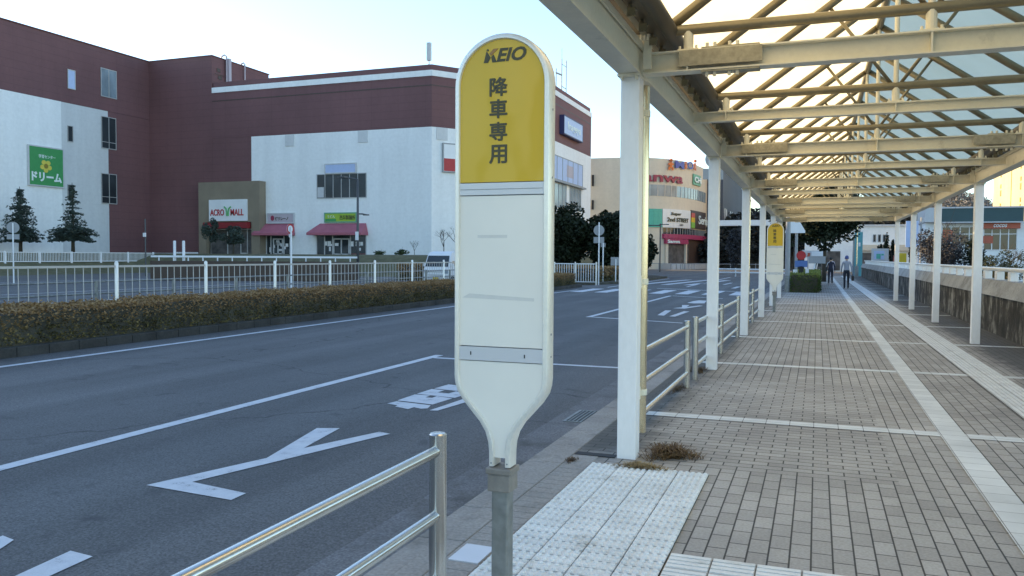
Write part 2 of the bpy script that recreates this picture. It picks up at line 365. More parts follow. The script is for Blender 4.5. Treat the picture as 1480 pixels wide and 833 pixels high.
def _each(s, name, mats, parent=None, gap=.03, **kw):
    """one object per far-apart piece"""
    par = list(range(len(s.v)))
    def fd(i):
        while par[i] != i: par[i] = par[par[i]]; i = par[i]
        return i
    for f in s.f:
        for i in f[1:]: par[fd(i)] = fd(f[0])
    isl = {}
    for i in range(len(s.v)): isl.setdefault(fd(i), []).append(i)
    bx = {k: [(min(s.v[i][a] for i in l), max(s.v[i][a] for i in l)) for a in range(3)] for k, l in isl.items()}
    ks = list(isl); cl = {k: k for k in ks}
    def fc(k):
        while cl[k] != k: k = cl[k]
        return k
    for a in range(len(ks)):
        for b in range(a):
            A, B = bx[ks[a]], bx[ks[b]]
            if all(A[d][0] <= B[d][1]+gap and B[d][0] <= A[d][1]+gap for d in range(3)): cl[fc(ks[a])] = fc(ks[b])
    out = {}
    for f in s.f: out.setdefault(fc(fd(f[0])), []).append(f)
    res = []
    for fs in out.values():
        idx = sorted({i for f in fs for i in f}); mp = {i: n for n, i in enumerate(idx)}
        m = MB(); m.add([s.v[i] for i in idx], [[mp[i] for i in f] for f in fs]); res.append(m.build(name, mats, parent, **kw))
    return res
MB.each = _each

def text_mesh(body, shear=0, offset=0, extrude=.01, space=1):
    cu = bpy.data.curves.new('lettering', 'FONT'); cu.body = body; cu.size = 1; cu.extrude = extrude; cu.offset = offset; cu.shear = shear
    cu.align_x = 'CENTER'; cu.space_character = space; cu.resolution_u = 3
    o = bpy.data.objects.new('lettering', cu); COL.objects.link(o)
    dg = bpy.context.evaluated_depsgraph_get(); dg.update()
    me = bpy.data.meshes.new_from_object(o.evaluated_get(dg))
    bpy.data.objects.remove(o); return me
def lettering(body, c, w, h, th, m, parent, name='lettering', shear=0, offset=.0, depth=.02, space=1, bold=0):
    """words of given width and height centred at c on a vertical face; th = direction of reading in the xy plane"""
    me = text_mesh(body, shear, offset, .5, space)
    xs = [v.co.x for v in me.vertices]; ys = [v.co.y for v in me.vertices]
    if not xs: return None
    x0, x1, y0, y1 = min(xs), max(xs), min(ys), max(ys); kx = w/(x1-x0) if w else h/(y1-y0); ky = h/(y1-y0) if h else kx
    o0 = wloc(parent); cx, cy, cz = c; tx, ty = cos(th), sin(th)
    for v in me.vertices:
        a = (v.co.x-(x0+x1)/2)*kx; b = (v.co.y-(y0+y1)/2)*ky; d = v.co.z*depth
        v.co = (cx+a*tx+d*ty-o0.x, cy+a*ty-d*tx-o0.y, cz+b-o0.z)
    if bold:
        vs = [v.co.copy() for v in me.vertices]; fs = [tuple(p.vertices) for p in me.polygons]; av = []; af = []
        for i in range(9):
            dx, dz = (bold*cos(TAU*i/8), bold*sin(TAU*i/8)) if i < 8 else (0, 0); q = Vector((dx*tx+ty*.00012*i, dx*ty-tx*.00012*i, dz)); n = len(av)
            av += [v+q for v in vs]; af += [tuple(k+n for k in f) for f in fs]
        me = bpy.data.meshes.new(name); me.from_pydata([tuple(v) for v in av], [], af)
    me.materials.clear(); me.materials.append(M[m])
    o = bpy.data.objects.new(name, me); COL.objects.link(o); o.parent = parent; return o

def leaves(mb, pts, size, rnd=random, tilt=1., aspect=.6):
    for p in pts:
        a = rnd.uniform(0, TAU); e = rnd.uniform(-1, 1)*tilt
        u = Vector((cos(a), sin(a), e*.8)).normalized(); w = u.cross(Vector((rnd.gauss(0, 1), rnd.gauss(0, 1), rnd.gauss(0, 1)))).normalized()
        L = size*rnd.uniform(.6, 1.3); p = Vector(p)
        mb.add([p-u*L*.5, p+w*L*aspect*.5, p+u*L*.5, p-w*L*aspect*.5], [(0, 1, 2, 3)])
    return mb
def in_ellipsoid(c, r, n, shell=.0, rnd=random):
    out = []
    while len(out) < n:
        v = Vector((rnd.gauss(0, 1), rnd.gauss(0, 1), rnd.gauss(0, 1))).normalized()
        k = (shell+(1-shell)*rnd.random())**.45 if shell else rnd.random()**.4
        out.append((c[0]+v.x*r[0]*k, c[1]+v.y*r[1]*k, c[2]+v.z*r[2]*k))
    return out
def round_tree(label, base, h, rad, crown_lo, leaf, n, size, name='broadleaf_tree', group=None, clumps=60, seed=1):
    rnd = random.Random(seed); x, y, z = base
    t = T(name, label, 'tree', base, group)
    tr = MB(); fork = crown_lo+(h-crown_lo)*.3
    tr.path([(x, y, z), (x+.05, y, z+fork*.5), (x, y+.05, z+fork)], .1, 9, [.16*rad/2.2, .12*rad/2.2, .09*rad/2.2])
    for i in range(6):
        a = TAU*i/6+rnd.uniform(-.3, .3)
        tr.path([(x, y, z+fork*rnd.uniform(.75, 1)), (x+cos(a)*rad*.35, y+sin(a)*rad*.35, z+fork+(h-fork)*.25), (x+cos(a)*rad*.65, y+sin(a)*rad*.65, z+fork+(h-fork)*rnd.uniform(.3, .6))], .05, 6, [.07, .05, .02])
    tr.build('trunk', 'tree_bark', t, smooth=True)
    cr = MB(); cz = z+(crown_lo+h)/2; rz = (h-crown_lo)/2
    for i in range(clumps):
        v = Vector((rnd.gauss(0, 1), rnd.gauss(0, 1), rnd.gauss(0, 1))).normalized(); k = rnd.uniform(.35, .80)
        c = (x+v.x*rad*k, y+v.y*rad*k, cz+v.z*rz*k); q = rnd.uniform(.28, .42)
        leaves(cr, in_ellipsoid(c, (rad*q, rad*q, rz*q), n//clumps, .3, rnd), size, rnd)
    cr.build('crown', leaf, t); return t
def conifer(label, base, h, rad, seed, skirt=1.0, full=1.):
    rnd = random.Random(seed); x, y, z = base; t = T('conifer', label, 'tree', base, 'conifers before the left wing of the mall')
    MB().path([(x, y, z), (x+.05, y, z+h*.5), (x, y, z+h)], .1, 8, [.17, .1, .02]).build('trunk', 'tree_bark', t, smooth=True)
    cr = MB(); lv = []; zz = .2*h
    while zz < h*.985:
        f = (zz/h-.2)/.8
        r = (rad*((1-f)**.85*.95+.06) if full == 1 else rad*((1-f)**.8*.72+.05)) if f > .2 else rad*skirt
        nb = int((9+8*(1-f))*(full if f > .2 else 1.3))
        for k in range(nb):
            a = rnd.uniform(0, TAU); L = r*rnd.uniform(.5, 1.12)
            steps = max(3, int(L/.13))
            for s_ in range(steps):
                q = (s_+.5)/steps
                p = (x+cos(a)*L*q+rnd.gauss(0, .06), y+sin(a)*L*q+rnd.gauss(0, .06), z+zz+L*(.12*q-.22*q*q)+rnd.gauss(0, .05))
                lv += [(p[0]+rnd.gauss(0, .1*(1-q*.5)), p[1]+rnd.gauss(0, .1*(1-q*.5)), p[2]+rnd.gauss(0, .05)) for _ in range(5 if f > .12 else 10)]
        zz += h*.036*rnd.uniform(.7, 1.5)
    leaves(cr, lv, .2, rnd, .5, .45); cr.build('crown', 'leaf_conifer', t); return t
def bare_tree(label, base, h, seed, name='bare_tree', group=None, m='tree_bark', spread=.55, r0=.05):
    rnd = random.Random(seed); t = T(name, label, 'tree', base, group); mb = MB()
    def grow(p, d, L, r, lvl):
        q = p+d*L; mb.tube(p, q, r, 5, r*.65, cap=False)
        if lvl == 0: return
        for _ in range(3 if lvl > 1 else 2):
            dd = (d+Vector((rnd.gauss(0, spread), rnd.gauss(0, spread), rnd.uniform(0, .3)))).normalized()
            grow(q, dd, L*rnd.uniform(.6, .85), r*.62, lvl-1)
    grow(Vector(base), Vector((0, 0, 1)), h*.3, r0, 4)
    mb.build('trunk', m, t); return t

# ------------------------------------------------------------------ the setting
R = -.15
def z_left(x, y):
    def s(t): t = max(0, min(1, t)); return t*t*(3-2*t)
    return -.19+1.79*max(s((-57-x)/7), s((y-57)/6)*s((-24-x)/3))
MB().flat([(-700, -300), (700, -300), (700, 900), (-700, 900)], -.24).build('ground', 'ground', kind='structure')
g = MB(); nx, ny = 126, 172
g.add([(-150+i, -60+j, z_left(-150+i, -60+j)) for j in range(ny) for i in range(nx)],
      [(j*nx+i, j*nx+i+1, (j+1)*nx+i+1, (j+1)*nx+i) for j in range(ny-1) for i in range(nx-1)])
g.build('verge_terrain', 'grass', kind='structure', smooth=True)
MB().flat([(-56.9, -60), (-2.55, -60), (-2.55, 112), (-24, 112), (-24, 57), (-56.9, 57)], R).build('road', 'asphalt', kind='structure')
MB().flat([(-120, 104.5), (-24.5, 104.5), (-24.5, 111.5), (-120, 111.5)], 1.62).build('side_street', 'asphalt', kind='structure')
MB().flat([(-24, 112.01), (60, 112.01), (60, 112.5), (-24, 112.5)], R).build('far_kerb', 'kerb', kind='structure')
MB().flat([(-2.04, 76), (60, 76), (60, 112), (-2.04, 112)], R+.004).build('cross_street', 'asphalt', kind='structure')
MB().box(-2.55, -2.04, -60, 76, -.3, R+.004).build('gutter', 'concrete', kind='structure')
k = MB(); yy = -20.
while yy < 75.9: k.box(-2.04+.14, -1.76, yy+.004, yy+.596, -.2, .004); k.box(-2.04, -1.9, yy+.004, yy+.596, -.2, -.004); yy += .6
k.build('kerb', 'kerb', kind='structure', bevel=.008)
MB().box(-1.757, 3.9, -20, 76, -.3, 0).build('pavement', 'paving', kind='structure')
# edging course beside the kerb (soldier bricks)
k = MB(); yy = -2.
while yy < 6.1: k.box(-1.755, -1.557, yy+.004, yy+.104, -.05, .004); yy += .108
k.build('brick_edging', 'kerb', kind='structure', bevel=.004)
st = MB().flat([(1.04, -20), (1.25, -20), (1.25, 76), (1.04, 76)], .006)
for i in range(-3, 17):
    y = 8.0+4.22*i-.1
    st.flat([(-1.55, y), (1.037, y), (1.037, y+.19), (-1.55, y+.19)], .005); st.flat([(1.253, y), (1.9, y), (1.9, y+.19), (1.253, y+.19)], .005); st.flat([(2.335, y), (3.42, y), (3.42, y+.19), (2.335, y+.19)], .005)
st.build('paving_bands', 'pale_tile', kind='structure')
# tactile paving: dot tiles by the stop, bar tiles towards and along the guide path
mb = MB(); ba = MB().box(-1.55, -.69, 2.58, 5.86, 0, .006)
for i in range(4):
    for j in range(31):
        x0, y0 = -1.545+i*.214, 2.585+j*.1056
        mb.box(x0+.003, x0+.2105, y0+.005, y0+.0945, 0, .014+random.uniform(-.0015, .0015))
        for a in range(5):
            for b in range(2):
                cx, cy = x0+.0215+.0425*a, y0+.027+.051*b
                mb.add([(cx+.0165*cos(TAU*q/8), cy+.0165*sin(TAU*q/8), .013) for q in range(8)]+[(cx+.0115*cos(TAU*q/8), cy+.0115*sin(TAU*q/8), .0225) for q in range(8)],
                       [(q, (q+1) % 8, 8+(q+1) % 8, 8+q) for q in range(8)]+[tuple(range(8, 16))])
mb.build('tactile_dot_paving', 'tactile', kind='structure'); ba.build('tactile_bed', 'grout', kind='structure')
mb = MB(); ba = MB().box(-.685, 1.9, 3.78, 4.21, 0, .006).box(1.9, 2.33, -12, 76, 0, .0062)
for i in range(12):
    for j in range(2):
        x0, y0 = -.683+i*.2145, 3.782+j*.2135
        mb.mi = 1; mb.box(x0+.002, x0+.212, y0+.002, y0+.211, 0, .013); mb.mi = 0
        for q in range(4): mb.box(x0+.006, x0+.208, y0+.014+q*.05, y0+.048+q*.05, .012, .019)
for i in range(2):
    for j in range(410):
        x0, y0 = 1.902+i*.2135, -12+j*.2145
        if y0 > 75.6: break
        mb.mi = 1; mb.box(x0+.002, x0+.211, y0+.002, y0+.212, 0, .013); mb.mi = 0
        for q in range(4): mb.box(x0+.014+q*.05, x0+.048+q*.05, y0+.006, y0+.208, .012, .019)
mb.build('tactile_bar_paving', ['tactile', 'tactile_worn'], kind='structure'); ba.build('guide_path_bed', 'grout', kind='structure')

MB().box(-1.75, -1.43, 6.10, 6.19, -.02, .007).build('joint_gap', 'dark', kind='structure')
# painted road markings
pm = MB(); P = lambda *pts: pm.flat(pts, R+.005)
def line(x0, x1, y0, y1): P((x0, y0), (x1, y0), (x1, y1), (x0, y1))
line(-11.45, -11.3, -60, 40); line(-6.08, -5.93, -60, 12.55); line(-5.93, -2.7, 12.12, 12.26)
line(-6.06, -5.9, 22.1, 35.8); P((-5.9, 22.1), (-5.9, 22.28), (-3.2, 21.2), (-3.2, 21.04)); P((-5.9, 35.75), (-5.9, 35.95), (-3.6, 34.5), (-3.6, 34.3))
P((-8.1, 43.9), (-8.1, 44.2), (-3.0, 41.6), (-3.0, 41.3))
for x in (-11.1, -9.9, -8.6, -7.3, -6.1, -4.9, -3.7): P((x, 37.6), (x+.62, 37.6), (x+.62, 42.), (x, 42.))
for x in (-10.4, -9.0, -7.6): P((x, 50), (x+.5, 50), (x+1.7, 62), (x+1.2, 62))
line(-10.9, -10.75, 44, 64); line(-7.0, -6.85, 47, 72)
P((-4.33, 23.7), (-4.12, 23.6), (-4.3, 25.96), (-4.5, 25.99)); P((-3.94, 23.4), (-3.76, 23.33), (-3.7, 25.74), (-3.88, 25.77))
P((-4.46, 27.14), (-4.06, 27.08), (-3.69, 28.9), (-3.85, 29.1), (-4.12, 27.96), (-4.2, 29.2), (-4.45, 29.1), (-4.25, 27.8))
P((-4.49, 30.58), (-4.45, 31.9), (-4.32, 32.6), (-4.0, 32.4), (-3.85, 30.5), (-4.22, 30.31))
P((-5.5, 52), (-5.3, 52), (-5.2, 56), (-5.4, 56)); P((-4.4, 46), (-4.15, 46), (-4.1, 49), (-4.35, 49))
# large characters, tall along the road
P((-4.58, 4.61), (-4.33, 4.80), (-3.77, 6.80), (-3.91, 6.84), (-4.19, 6.01), (-4.27, 5.60))
P((-4.58, 4.61), (-3.76, 4.54), (-3.77, 4.71), (-4.33, 4.80)); P((-4.27, 5.60), (-4.19, 6.01), (-4.35, 6.84), (-4.56, 6.76))
P((-4.58, 8.19), (-4.42, 8.14), (-4.40, 8.05), (-4.20, 7.98), (-4.19, 8.10), (-4.08, 8.05), (-4.02, 8.10), (-4.07, 8.28), (-4.55, 8.36))
P((-4.57, 8.41), (-4.07, 8.33), (-4.03, 8.78), (-4.27, 8.85), (-4.27, 8.72), (-4.36, 8.72), (-4.36, 8.86), (-4.57, 8.86)); P((-4.57, 8.91), (-4.02, 8.82), (-3.98, 9.2), (-4.2, 9.25), (-4.22, 9.08), (-4.38, 9.1), (-4.37, 9.28), (-4.56, 9.3))
P((-4.55, 9.35), (-4.0, 9.25), (-3.96, 9.62), (-4.52, 9.72)); P((-3.95, 8.0), (-3.86, 8.02), (-3.66, 9.5), (-3.84, 9.6))
P((-4.55, 3.46), (-4.42, 3.43), (-4.32, 3.22), (-4.5, 3.2)); P((-3.96, 3.42), (-3.77, 3.40), (-3.74, 3.0), (-3.9, 2.9))
for x in (-24.5, -31, -44): pm.flat([(x, -60), (x+.16, -60), (x+.16, 56), (x, 56)], R+.005)
pm.build('road_markings', 'paint', kind='structure')
# the traffic island with its hedge
isl = MB(); yy = -12.
isl.box(-14.6, -12.38, -12, 43.6, -.25, .0); isl.build('median', 'soil', kind='structure')
k = MB()
while yy < 43.5: k.box(-12.37, -12.22, yy+.006, yy+.594, -.25, .012); yy += .6
k.build('median_kerb', 'median_kerb', kind='structure', bevel=.01)
MB().prism([(-19.8, 46.5), (-12.6, 47), (-11.3, 51), (-11.3, 66), (-13, 70), (-19.8, 70)], -.25, -.02).build('planted_island', 'soil', kind='structure')

# ------------------------------------------------------------------ hedges
def hedge(name, label, x0, x1, y0, y1, z0, z1, leaf, per, size, seed, group=None, ends=True):
    rnd = random.Random(seed); t = T(name, label, 'hedge', ((x0+x1)/2, (y0+y1)/2, z0), group)
    core = MB(); n = max(2, int((y1-y0)/.5)); ring = []
    for i in range(n+1):
        y = y0+.08+(y1-y0-.16)*i/n; h = z1-.09+rnd.uniform(-.02, .02)
        ring += [(x0+.08, y, z0), (x0+.08, y, h), (x1-.08, y, h), (x1-.08, y, z0)]
    core.add(ring, [(i*4+k, (i+1)*4+k, (i+1)*4+k+1, i*4+k+1) for i in range(n) for k in range(3)]+[(3, 2, 1, 0), (n*4, n*4+1, n*4+2, n*4+3)])
    core.build('twig_core', 'soil', t)
    lf = MB(); pts = []
    L = y1-y0
    for i in range(int(per*L*(z1-z0))):
        pts.append((x1-.05+rnd.gauss(0, .035)+.05*sin(rnd.random()*9), y0+rnd.random()*L, z0+.02+(z1-z0)*rnd.random()))
    for i in range(int(per*L*(x1-x0))):
        y = y0+rnd.random()*L; pts.append((x0+(x1-x0)*rnd.random(), y, z1-.05+rnd.gauss(0, .022)+.04*sin(y*3.1)*sin(y*1.3)+abs(rnd.gauss(0, .03))*(rnd.random() < .25)))
    for i in range(int(per*.4*L*(z1-z0))): pts.append((x0+.04+rnd.gauss(0, .03), y0+rnd.random()*L, z0+(z1-z0)*rnd.random()))
    for yy_ in (y0, y1):
        for i in range(int(per*(x1-x0)*(z1-z0))): pts.append((x0+(x1-x0)*rnd.random(), yy_+rnd.gauss(0, .04), z0+(z1-z0)*rnd.random()))
    leaves(lf, pts, size, rnd, 1., .62); lf.build('leaves', leaf, t); return t
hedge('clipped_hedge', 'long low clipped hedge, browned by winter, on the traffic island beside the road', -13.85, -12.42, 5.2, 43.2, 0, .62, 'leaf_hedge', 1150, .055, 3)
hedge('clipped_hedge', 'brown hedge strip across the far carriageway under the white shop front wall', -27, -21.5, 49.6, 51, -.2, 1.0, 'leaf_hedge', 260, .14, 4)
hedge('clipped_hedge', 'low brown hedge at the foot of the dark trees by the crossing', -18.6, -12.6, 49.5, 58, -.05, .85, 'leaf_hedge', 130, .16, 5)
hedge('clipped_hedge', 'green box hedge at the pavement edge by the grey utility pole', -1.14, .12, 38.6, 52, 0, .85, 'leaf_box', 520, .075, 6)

# ------------------------------------------------------------------ bus stop sign
def bus_stop(base, label):
    X, Y, Z = base; t = T('bus_stop_sign', label, 'bus stop sign', base, 'bus stop signs')
    hw, top, zc = .228, 2.545, 2.317
    out = []
    for i in range(25): a = pi*i/24; out.append((hw*cos(a), zc+hw*sin(a)*1.0))
    left = [(-hw, 1.9), (-hw, 1.5), (-hw, 1.08), (-hw, 1.0), (-hw*.985, .965), (-hw*.94, .93), (-.185, .885), (-.145, .84), (-.1, .79), (-.072, .745), (-.058, .70), (-.0535, .655), (-.0525, .59)]
    out = out+left; out = [(-x, z) for x, z in reversed(left)]+out         # right foot -> over the top -> left foot
    def inset(d):
        r = []
        for i, (x, z) in enumerate(out):
            a = Vector(out[max(i-1, 0)]); b = Vector(out[min(i+1, len(out)-1)]); tt = (b-a).normalized(); r.append((x-tt.y*d, z+tt.x*d))
        return r
    prof = [(0.012, .0), (.004, .003), (0, .011), (0, .084), (.004, .092), (.012, .095), (.022, .095), (.026, .089), (.026, .006), (.022, 0)]
    rings = []
    for d, y in prof: rings.append([(X+x, Y-.0475+y, Z+z) for x, z in inset(d)])
    n = len(out); m = len(prof); f = MB()
    f.add([v for rg in rings for v in rg], [((j+1) % m*n+i, (j+1) % m*n+i+1, j*n+i+1, j*n+i) for j in range(m) for i in range(n-1)])
    f.build('frame', 'alu', t, smooth=True, auto=True)
    inn = inset(.024)
    def clip(z0, z1):
        r = [(x, z) for x, z in inn if z0 <= z <= z1]
        w = lambda zz: min(inn, key=lambda q: abs(q[1]-zz)+(0 if q[0] > 0 else 9))[0]
        rr = [(x, z) for x, z in r if x > .0]; ll = [(x, z) for x, z in r if x <= .0]
        if z1 < 2: rr = rr+[(w(z1), z1)]; ll = [(-w(z1), z1)]+ll
        if z0 > .6: rr = [(w(z0), z0)]+rr; ll = ll+[(-w(z0), z0)]
        return rr+ll
    def panel(name, mt, z0, z1, y0, y1): 
        return MB().vprism([(X+x, Z+z) for x, z in clip(z0, z1)], Y+y0, Y+y1).build(name, mt, t)
    yp = panel('yellow_panel', 'yellow', 1.884, 3, -.036, .036); yp['label'] = 'yellow panel with the stop name in dark letters'
    panel('transom', 'sign_band', 1.826, 1.880, -.041, .041)
    MB().box(X-.198, X+.198, Y-.0425, Y-.040, Z+1.850, Z+1.853).build('groove', 'grey', t)
    wp = panel('timetable_panel', 'sign_white', 1.138, 1.822, -.036, .036)
    panel('transom', 'sign_band', 1.072, 1.134, -.041, .041)
    MB().box(X-.147, X-.142, Y-.0425, Y-.040, Z+1.096, Z+1.112).box(X+.115, X+.120, Y-.0425, Y-.040, Z+1.092, Z+1.108).each('key_slot', 'black', t)
    panel('lower_panel', 'sign_white', .63, 1.068, -.036, .036)
    MB().box(X-.115, X+.03, Y-.0368, Y-.0355, Z+1.632, Z+1.645).vprism([(X-.19, Z+1.358), (X+.16, Z+1.348), (X+.16, Z+1.362), (X-.155, Z+1.378)], Y-.0368, Y-.0355).each('label_residue', 'residue', wp)
    # company wordmark: slanted letters, the K's upper stroke in tan
    lk = lambda *q: [(X-.088+.27*dz+a*1.05, Z+2.419+dz) for a, dz in q]
    MB().vprism(lk((0, 0), (.020, 0), (.026, .022), (.011, .040), (0, .052)), Y-.0385, Y-.035).vprism(lk((.028, .024), (.040, .0), (.060, 0), (.036, .036)), Y-.0385, Y-.035).vprism(lk((-.002, .056), (.006, .050), (.010, .056), (.003, .062)), Y-.0385, Y-.035).build('lettering', 'ink', yp)
    MB().vprism(lk((.016, .040), (.026, .030), (.052, .060), (.030, .060)), Y-.0385, Y-.035).build('lettering_stroke', 'logo_tan', yp)
    lettering('EIO', (X+.045, Y-.0365, Z+2.4495), .142, .061, 0, 'ink', yp, shear=.27, offset=.03, depth=.003)
    for ch, z in zip('降車専用', (2.309, 2.211, 2.110, 2.008)):
        lettering(ch, (X-.016, Y-.0365, Z+z), .082, .081, 0, 'ink', yp, depth=.003, bold=.0021)
    MB().box(X-.062, X+.062, Y-.062, Y+.062, Z+.555, Z+.585).box(X-.055, X+.055, Y-.055, Y+.055, Z+.475, Z+.555).build('collar', 'collar', t, bevel=.006)
    MB().box(X-.04, X+.04, Y-.04, Y+.04, Z-.05, Z+.50).build('pole', 'galv', t, bevel=.008)
    b = MB()
    for s in (-1, 1): b.tube((X+s*.0385, Y-.049, Z+.606), (X+s*.0385, Y-.046, Z+.606), .004, 8)
    for z in (2.2, 1.9, 1.1, 1.2): b.tube((X+.226, Y, Z+z), (X+.2305, Y, Z+z), .005, 8)
    b.build('screws', 'grey', t)
    return t
b1 = bus_stop((-1.338, 3.47, 0), 'tall rounded bus stop sign with yellow head, nearest, standing at the dot tiles')
copytree(b1, (-1.12+1.338, 24.3-3.47, 0), 'small distant yellow headed bus stop sign seen between the canopy columns')

# ------------------------------------------------------------------ pedestrian railings at the kerb
def railing(label, posts, x, ext=(0, 0), m='steel', rails=(.725, .45, .175), r=.024, hp=.80, rp=.038, name='pedestrian_railing', group='pipe railings along the kerb', z0=0., step=None):
    t = T(name, label, 'railing', (x, posts[0], z0), group)
    for y in posts:
        MB().lathe((x, y, z0), [(rp, -.05), (rp, hp-.006), (rp-.006, hp), (.001, hp+.001)], 18).build('post', m, t, smooth=True, auto=True)
    for z in rails:
        MB().tube((x, posts[0]-ext[0], z0+z), (x, posts[-1]+ext[1], z0+z), r, 14).build('rail', m, t, smooth=True, auto=True)
    return t
railing('stainless steel pipe railing in front of the near bus stop sign', [-3.1, -.1, 3.1], -1.49)
railing('pipe railing from the nearest column towards the second column, ending in a free post', [6.75, 9.72], -1.42, m='rail_steel')
railing('pipe railing passing behind the second canopy column', [10.42, 13.4, 16.3], -1.42, m='rail_steel')
railing('pipe railing farther along behind the third canopy column', [17.3, 20.2, 22.6], -1.42, m='rail_steel')

# ------------------------------------------------------------------ covered walkway
t = T('walkway_canopy', 'long white steel walkway canopy with a translucent gabled roof over the pavement', 'canopy', (.69, 6.185, 0))
XL, XR, XM, Y0, S = -1.344, 2.727, .69, 6.185, 5.339
rows = [Y0+S*i for i in range(6)]; ye = rows[-1]+.35; ys = .9
base_col = None
def column(x, y):
    mb = MB().box(x-.0725, x+.0725, y-.0725, y+.0725, -.03, 2.915)
    return mb.build('column', 'white_paint', t, bevel=.008)
def dup_part(o, d, parent=None):
    c = o.copy(); COL.objects.link(c); c.parent = parent or o.parent; c.location = o.location+Vector(d)
    for ch in o.children: dup_part(ch, (0, 0, 0), c)
    return c
c0 = column(XL, Y0)
for i in range(6):
    if i: dup_part(c0, (0, S*i, 0))
    dup_part(c0, (XR-XL, S*i, 0))
dup_part(c0, (XR-XL, -S, 0))
for x in (XL, XR):
    s = -1 if x == XL else 1
    MB().box(x-.08, x+.08, ys, ye, 2.92, 2.934).box(*sorted((x-s*.068, x+s*.06)), ys+.01, ye-.01, 2.935, 3.118).box(x-.08, x+.08, ys, ye, 3.119, 3.132).build('eave_beam', 'warm_light_paint', t)
    pl = MB()
    for y in rows:
        pl.box(x-.085, x+.085, y-.14, y+.14, 2.902, 2.918)
        for dx in (-.055, .055):
            for dy in (-.12, -.095, .095, .12): pl.tube((x+dx, y+dy, 2.875), (x+dx, y+dy, 2.905), .011, 6); pl.tube((x+dx, y+dy, 2.935), (x+dx, y+dy, 2.96), .012, 6)
        # packing and cleats in the corner towards the roof
        pl.box(x-s*.05-.02, x-s*.05+.02, y+.05, y+.09, 2.95, 3.23); pl.box(x-s*.13-.03, x-s*.13+.03, y-.09, y-.07, 2.95, 3.16)
        for q in range(5): pl.tube((x-s*(.03+.028*q), y-.11, 3.155), (x-s*(.03+.028*q), y-.11, 3.20), .014, 6)
    pl.each('cap_plate', 'warm_light_paint', t, gap=.12)
    # lip along the inner top of the eave beam, dark gutter, and the brackets carrying the roof edge pipe
    MB().box(*sorted((x-s*.081, x-s*.094)), ys, ye, 3.10, 3.15).build('edge_lip', 'warm_light_paint', t)
    MB().box(*sorted((x+s*.05, x-s*.285)), ys, ye, 3.205, 3.27).build('gutter', 'bronze_dark', t)
    y = ys+.2; bo = None; k_ = 0
    while y < ye-.1:
        if bo is None:
            br = MB().box(*sorted((x-s*.15, x-s*.205)), y-.006, y+.006, 3.115, 3.16).box(*sorted((x-s*.15, x-s*.205)), y-.006, y+.05, 3.161, 3.172).box(*sorted((x-s*.155, x-s*.175)), y+.02, y+.04, 3.173, 3.204)
            for dd in (.165, .19): br.tube((x-s*dd, y-.018, 3.125), (x-s*dd, y-.006, 3.125), .009, 6)
            bo = br.build('eave_bracket', 'bronze', t)
        else: dup_part(bo, (0, .382*k_, 0))
        k_ += 1; y += .382
    MB().tube((x-s*.285, ys, 3.235), (x-s*.285, ye, 3.235), .058, 14).build('eave_pipe', 'bronze_dark', t, smooth=True, auto=True)
XE, ZE, ZR = XL+.27, 3.26, 4.52        # roof edge pipe, ridge
def frame(y, main):
    h, z0 = (.155, 2.92) if main else (.105, 2.972)
    bm_ = MB(); bm_.hbeam((XL+.09, y, z0), (XR-.09, y, z0), .13 if main else .1, h, .011)
    for x in (XL+.42, XM, XR-.42): bm_.box(x-.006, x+.006, y-.062 if main else y-.048, y+.062 if main else y+.048, z0+.01, z0+h-.01)
    bo = bm_.build('cross_beam', 'warm_light_paint', t)
    sp = MB(); bl = MB()
    if main:
        for x0, x1 in ((XL+.36, XL+.95), (XR-.95, XR-.5)):
            sp.box(x0, x1, y-.07, y-.0665 if x0 > 0 else y-.052, z0+.035, z0+h-.005)
            sp.box(x0+.16, x1-.02, y-.06, y+.06, z0-.014, z0-.001); sp.box(x0+.16, x1-.02, y-.06, y+.06, z0+h+.001, z0+h+.012)
            for q in range(4):
                xx = x0+.2+q*.055+(.05 if q > 1 else 0)
                for zz in (z0-.045, z0+h+.01): bl.tube((xx, y-.035, zz), (xx, y-.035, zz+.034), .013, 6)
        sp.each('splice_plate', 'splice', bo, gap=.2); bl.each('bolts', 'warm_light_paint', bo, gap=.02)
    else:
        for x in (XL+.16, XL+.22, XR-.16, XR-.22): bl.tube((x, y-.012, z0+.05), (x, y-.02, z0+.05), .013, 6)
        bl.each('bolts', 'warm_light_paint', bo, gap=.02)
    MB().tube((XE+.04, y, 3.235), (2*XM-XE-.04, y, 3.235), .039, 14).build('tie_pipe', 'bronze', t, smooth=True, auto=True)
    for x in (XL+.42, XM, XR-.42):
        MB().tube((x, y, z0+h), (x, y, 3.235), .036, 12).box(x-.075, x+.075, y-.045, y+.045, z0+h+.001, z0+h+.012).tube((x-.06, y-.03, z0+h), (x-.06, y-.03, z0+h+.035), .01, 6).tube((x+.06, y-.03, z0+h), (x+.06, y-.03, z0+h+.035), .01, 6).build('stub_post', 'warm_light_paint', t)
    MB().tube((XM, y, 3.25), (XM, y, ZR-.05), .024, 10).build('king_post', 'warm_light_paint', t, smooth=True, auto=True)
    for s in (-1, 1): MB().tube((XM+s*.04, y, 3.26), (XM+s*.62, y, ZR-.62*(ZR-ZE)/(XM-XE)-.02), .017, 8).build('strut', 'bronze', t, smooth=True)
ym = [Y0+S*(i-.5) for i in range(7)]
for y in rows: frame(y, True)
for y in ym[1:6]: frame(y, False)
frame(Y0-S/2, False)
MB().tube((XM, ys, ZR-.01), (XM, ye, ZR-.01), .045, 12).build('ridge_pipe', 'bronze', t, smooth=True, auto=True)
RS = S/4
